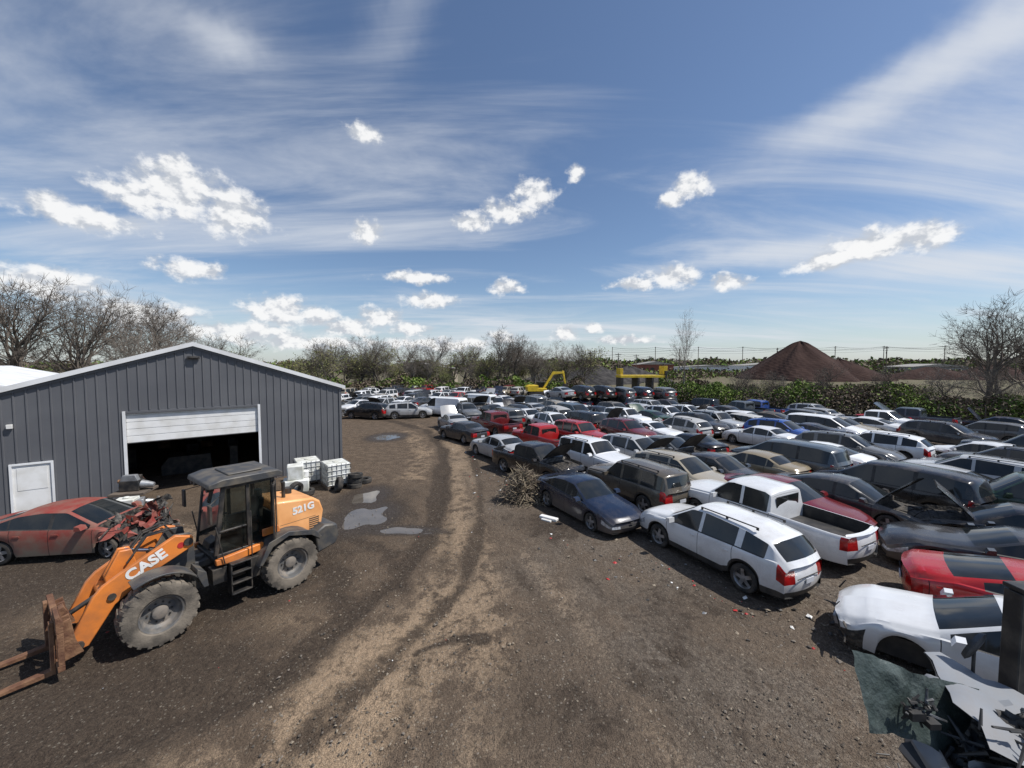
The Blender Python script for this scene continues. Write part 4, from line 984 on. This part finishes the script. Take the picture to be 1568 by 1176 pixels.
base=mixc(mth('MULTIPLY',mr(df,.2,.78),.9),base,mixc(mr(n3,.4,.6),(.036,.026,.019),(.06,.045,.033)))
base=mixc(mth('MULTIPLY',mr(att('wet'),.2,.7),.85),base,(.045,.034,.026))
vo=N.new('ShaderNodeTexVoronoi'); vo.inputs['Scale'].default_value=22; L.new(tc.outputs['Object'],vo.inputs['Vector'])
sc=N.new('ShaderNodeSeparateColor'); L.new(vo.outputs['Color'],sc.inputs[0])
peb=mth('MULTIPLY',mr(sc.outputs[0],.78,.95),mr(vo.outputs['Distance'],.5,.2)); 
base=mixc(mth('MULTIPLY',peb,.45),base,(.28,.25,.2))
base=mixc(1.0,base,mixc(mr(n4,.3,.7),(.6,.6,.6),(1.35,1.35,1.35)),'MULTIPLY')
farc=mixc(mr(n1,.4,.6),(.1,.1,.05),(.15,.12,.085))
base=mixc(att('far'),base,farc)
L.new(base,b.inputs['Base Color'])
L.new(mr(att('wet'),.3,.9,.95,.45),b.inputs['Roughness'])
hb_=noi(9,3,.7); hsum=mth('ADD',hb_,mth('MULTIPLY',noi(45,1,.6),.3))
bp=N.new('ShaderNodeBump'); bp.inputs['Strength'].default_value=1.0; bp.inputs['Distance'].default_value=.08; L.new(hsum,bp.inputs['Height']); L.new(bp.outputs['Normal'],b.inputs['Normal'])
me.materials.append(m)
M_water=mat('muddy_water',(.125,.108,.09),.03,0,(.09,.078,.065),1,spec=1.)
for x,y,a,b_,zz in pud:
    mb=MB(); vs=[(0,0,0)];nn=36
    for i in range(nn):
        tt=2*math.pi*i/nn; rr=1+.15*math.sin(3*tt+x)+.1*math.sin(5*tt+y); vs.append((a*1.45*rr*math.cos(tt),b_*1.45*rr*math.sin(tt),0))
    mb.add(vs,[(0,1+i,1+(i+1)%nn) for i in range(nn)],0); mb.obj('puddle',[M_water],loc=(x,y,zz),angle=0,recalc=False)
def scatter(name,n,fn,smin,smax,mats,seed,flat=.6):
    g=random.Random(seed); mb=MB()
    base=[(1,0,0),(-1,0,0),(0,1,0),(0,-1,0),(0,0,1),(0,0,-1)]; fc=[(0,2,4),(2,1,4),(1,3,4),(3,0,4),(2,0,5),(1,2,5),(3,1,5),(0,3,5)]
    for k in range(n):
        x,y=fn(g); s=smin+(smax-smin)*g.random()**3
        Mx=Matrix.Translation((x,y,s*.2))@Euler((g.uniform(-.4,.4),g.uniform(-.4,.4),g.uniform(0,6.28))).to_matrix().to_4x4()
        vs=[(a*s*g.uniform(.6,1.3),b*s*g.uniform(.5,1.2),c*s*flat*g.uniform(.5,1.1)) for a,b,c in base]
        mb.add(vs,fc,g.randrange(len(mats)),Mx)
    mb.obj(name,mats,angle=0,recalc=False)
S1=[mat('stone_a',(.2,.17,.14),.9),mat('stone_b',(.09,.075,.06),.9),mat('stone_c',(.26,.215,.16),.9)]
scatter('gravel_stones',9000,lambda g:((lambda y:(g.uniform(-.7,1.25)*y,y))(4.2+11*g.random()**1.6)),.008,.035,S1,1)
D1=[M_white,M_black,M_steel,M_lblack,M_redm,S1[0],S1[2],M_black,S1[1]]
def edge(g):
    t=g.random()
    P=[(9,5.2),(6.5,8),(4.2,9.8),(2.4,12.3),(.6,15.5),(-1,20),(-3,26)]
    i=min(5,int(t*6)); f=t*6-i
    return (P[i][0]+(P[i+1][0]-P[i][0])*f+g.gauss(-.2,.7),P[i][1]+(P[i+1][1]-P[i][1])*f+g.gauss(0,.6))
scatter('scattered_debris',500,edge,.015,.08,D1,2,.35)
scatter('scattered_debris',160,lambda g:((lambda y:(g.uniform(-1.1,.6)*y,y))(4.5+14*g.random())),.012,.05,D1,3,.35)
mb=MB()
for k in range(40):
    x=random.uniform(4,8);y=random.uniform(4.9,9)-.3*(x-4)
    if x/y<1.0 or y<4.8: x=y*1.05+random.uniform(-.3,.3)
    p=Vector((x,y,.03)); d=Vector((random.gauss(0,.15),random.gauss(0,.15),random.uniform(0,.05))); mb.cyl(p,p+d,.012,.008,5,0)
mb.obj('scrap_sticks_and_strips',[M_black])

# ------------------------------------------------------------------ world
w=bpy.data.worlds.new('World'); scene.world=w; w.use_nodes=True; N=w.node_tree.nodes; L=w.node_tree.links; N.clear()
sun_el=R_(56); sx,sy=.97,-.12; nn_=math.hypot(sx,sy); sx/=nn_; sy/=nn_
out=N.new('ShaderNodeOutputWorld'); bg=N.new('ShaderNodeBackground'); bg.inputs[1].default_value=.11; L.new(bg.outputs[0],out.inputs[0])
sky=N.new('ShaderNodeTexSky'); sky.sky_type='NISHITA'; sky.sun_disc=False; sky.sun_elevation=sun_el; sky.sun_rotation=math.atan2(sx,sy); sky.altitude=200; sky.air_density=1.0; sky.dust_density=.6; sky.ozone_density=2.2
tc=N.new('ShaderNodeTexCoord'); sp=N.new('ShaderNodeSeparateXYZ'); L.new(tc.outputs['Generated'],sp.inputs[0])
az=mth('ARCTAN2',sp.outputs['X'],sp.outputs['Y']); el=mth('ARCSINE',sp.outputs['Z'])
cb=N.new('ShaderNodeCombineXYZ'); L.new(az,cb.inputs[0]); L.new(el,cb.inputs[1]); P0=cb.outputs[0]
def vm(op,a,b_=None,c=None):
    q=N.new('ShaderNodeVectorMath'); q.operation=op
    for i,v in enumerate((a,b_,c)):
        if v is None: continue
        if isinstance(v,tuple): q.inputs[i].default_value=v
        else: L.new(v,q.inputs[i])
    return q.outputs['Value'] if op=='LENGTH' else q.outputs['Vector']
def noiv(vec,sc,det=8,ro=.6,dist=0,col=False):
    q=N.new('ShaderNodeTexNoise'); q.inputs['Scale'].default_value=sc; q.inputs['Detail'].default_value=det; q.inputs['Roughness'].default_value=ro; q.inputs['Distortion'].default_value=dist
    L.new(vec,q.inputs['Vector']); return q.outputs['Color' if col else 'Fac']
wn=noiv(P0,24,2,.6,0,True); wv=vm('MULTIPLY_ADD',wn,(.04,.02,0),(-.02,-.01,0)); PW=vm('ADD',P0,wv)
clouds=[(-39.5,18.3,5.2,2.7),(-35.2,17.2,4.2,2.6),(-43,17.0,3.2,1.7),(-40,20.2,2.4,1.4),(-46.8,14.0,4.0,1.2),(-49,14.6,1.8,1.0),(-20,28.2,2.4,1.0),(-20,17.2,2.2,1.4),(-5.6,19.4,3.0,1.1),(3.2,22.8,3.0,1.8),(-.6,20.8,4.0,1.4),(9.1,25.2,1.3,1.0),(24,22.1,2.6,1.5),(21.8,21,2,.9),
 (42.5,12.5,4.8,1.5),(38,11.4,3.2,1.1),(46,12.4,2.6,1.4),(17.5,10.9,3.6,.9),(21.8,11.6,3.8,1.4),(28.9,10.3,2.3,1.),(-.9,10.9,2.6,1.1),(-13.5,11.9,4.6,.8),(-30.5,6.6,4.2,1.9),(-26.8,6.2,3.2,1.3),(-18.4,6.4,2.8,1.4),(-38.9,10.6,3.4,1.1),(-50,7.6,4.6,1.5),(7.7,4.3,2.3,1.0),
 (-43,5.4,5,1.5),(-11.7,9,3.8,1.1),(-1.3,3.9,2.4,.9),(-14.4,4.9,3,1.1),(-22.5,4.9,4,1.3),(-35,3.8,7,1.2),(12,5.2,1.7,.7),(-27,2.8,9,1.0),(-10,2.8,9,.9),(16,3.4,4,.6)]
cur=None
for a,e,ra,re in clouds:
    sxx,syy=1/R_(ra*1.15),1/R_(re*1.22)
    q=vm('LENGTH',vm('MULTIPLY_ADD',PW,(sxx,syy,0),(-R_(a)*sxx,-R_(e)*syy,0)))
    cur=q if cur is None else mth('MINIMUM',cur,q)
d0=cur
ns=N.new('ShaderNodeMapping'); ns.inputs['Scale'].default_value=(1,1.3,1); L.new(P0,ns.inputs[0])
nA=noiv(ns.outputs[0],24,6,.6); 
sh=vm('ADD',ns.outputs[0],(.006,.02,0)); nB=noiv(sh,24,3,.58)
den=mth('ADD',mth('SUBTRACT',1.08,d0),mth('MULTIPLY',mth('SUBTRACT',nA,.5),1.8))
cum=mr(den,.0,.68)
rel=mth('MULTIPLY',mth('SUBTRACT',nA,nB),2.4)
shade=mth('ADD',mr(den,.1,.9,.5,.85),rel)
shade=mr(shade,.35,.95,0,1)
zc=mth('MAXIMUM',sp.outputs['Z'],.03); zc=mth('ADD',zc,.12)
cx=mth('DIVIDE',sp.outputs['X'],zc); cy=mth('DIVIDE',sp.outputs['Y'],zc); cc=N.new('ShaderNodeCombineXYZ'); L.new(cx,cc.inputs[0]); L.new(cy,cc.inputs[1])
mp=N.new('ShaderNodeMapping'); mp.inputs['Rotation'].default_value=(0,0,R_(-38)); mp.inputs['Scale'].default_value=(.35,1.25,1); L.new(cc.outputs[0],mp.inputs[0])
c1=noiv(mp.outputs[0],1.3,7,.6,.9)
mp2=N.new('ShaderNodeMapping'); mp2.inputs['Rotation'].default_value=(0,0,R_(-30)); mp2.inputs['Scale'].default_value=(.25,.6,1); mp2.inputs['Location'].default_value=(3.1,1.7,0); L.new(cc.outputs[0],mp2.inputs[0])
c2=noiv(mp2.outputs[0],.8,3,.5,.4)
def blob(a,e,ra,re,k=1.,slope=0.):
    s_=N.new('ShaderNodeSeparateXYZ'); L.new(PW,s_.inputs[0])
    dx=mth('SUBTRACT',s_.outputs[0],R_(a)); dy=mth('SUBTRACT',mth('SUBTRACT',s_.outputs[1],R_(e)),mth('MULTIPLY',dx,slope))
    r2=mth('ADD',mth('POWER',mth('ABSOLUTE',mth('DIVIDE',dx,R_(ra))),2),mth('POWER',mth('ABSOLUTE',mth('DIVIDE',dy,R_(re))),2))
    return mth('MULTIPLY',mth('EXPONENT',mth('MULTIPLY',r2,-1)),k)
bl=[blob(46,27,13,2.8,.6,.22),blob(55,22,12,7,.5,0),blob(28,12.9,28,1.2,.26,.02),blob(50,9.5,14,1.3,.2,.0),blob(-34,32,24,6,.22,-.05),blob(-50,22,14,7,.24,.1),blob(-15,39,6,4,.3,.5),blob(-35,33,4,1.6,.3,0),blob(0,4,70,3.5,.22,0),blob(10,15,16,6,-.25,0),blob(5,34,20,5,.12,.2)]
bs=bl[0]
for q in bl[1:]: bs=mth('ADD',bs,q)
cir=mth('ADD',mth('MULTIPLY',mth('SUBTRACT',c1,.5),1.5),mth('ADD',mth('MULTIPLY',mth('SUBTRACT',c2,.47),1.1),bs))
cirm=mth('MULTIPLY',mr(cir,-.1,.62),.85)
up=mr(sp.outputs['Z'],0.,.06); cirm=mth('MULTIPLY',cirm,up)
skyc=mixc(1.0,sky.outputs[0],(.94,.97,1.02),'MULTIPLY')
hz=mr(sp.outputs['Z'],-.01,.2,.42,0); skyc=mixc(hz,skyc,(5.4,6.2,7.0))
s1=mixc(cirm,skyc,(6.6,6.9,7.4))
ccol=mixc(shade,(5.1,5.4,5.9),(8.7,8.7,8.7))
s2=mixc(mth('MULTIPLY',cum,.95),s1,ccol)
L.new(s2,bg.inputs[0])
w.cycles.sampling_method='MANUAL'; w.cycles.sample_map_resolution=256
sl=bpy.data.lights.new('sun','SUN'); sl.energy=4.9; sl.angle=R_(.5); sl.color=(1,.96,.9)
so=bpy.data.objects.new('sun',sl); COL.objects.link(so)
S=Vector((sx*math.cos(sun_el),sy*math.cos(sun_el),math.sin(sun_el))); so.rotation_euler=(-S).to_track_quat('-Z','Y').to_euler(); so.location=(20,0,40)
cd=bpy.data.cameras.new('camera'); cd.sensor_width=36; cd.lens=13.78; cd.clip_end=6000; cd.clip_start=.05
co=bpy.data.objects.new('camera',cd); COL.objects.link(co); co.location=(0,0,5.7); co.rotation_euler=(R_(90-2.9),0,0); scene.camera=co
scene.view_settings.view_transform='Standard'; scene.view_settings.look='None'; scene.view_settings.exposure=0
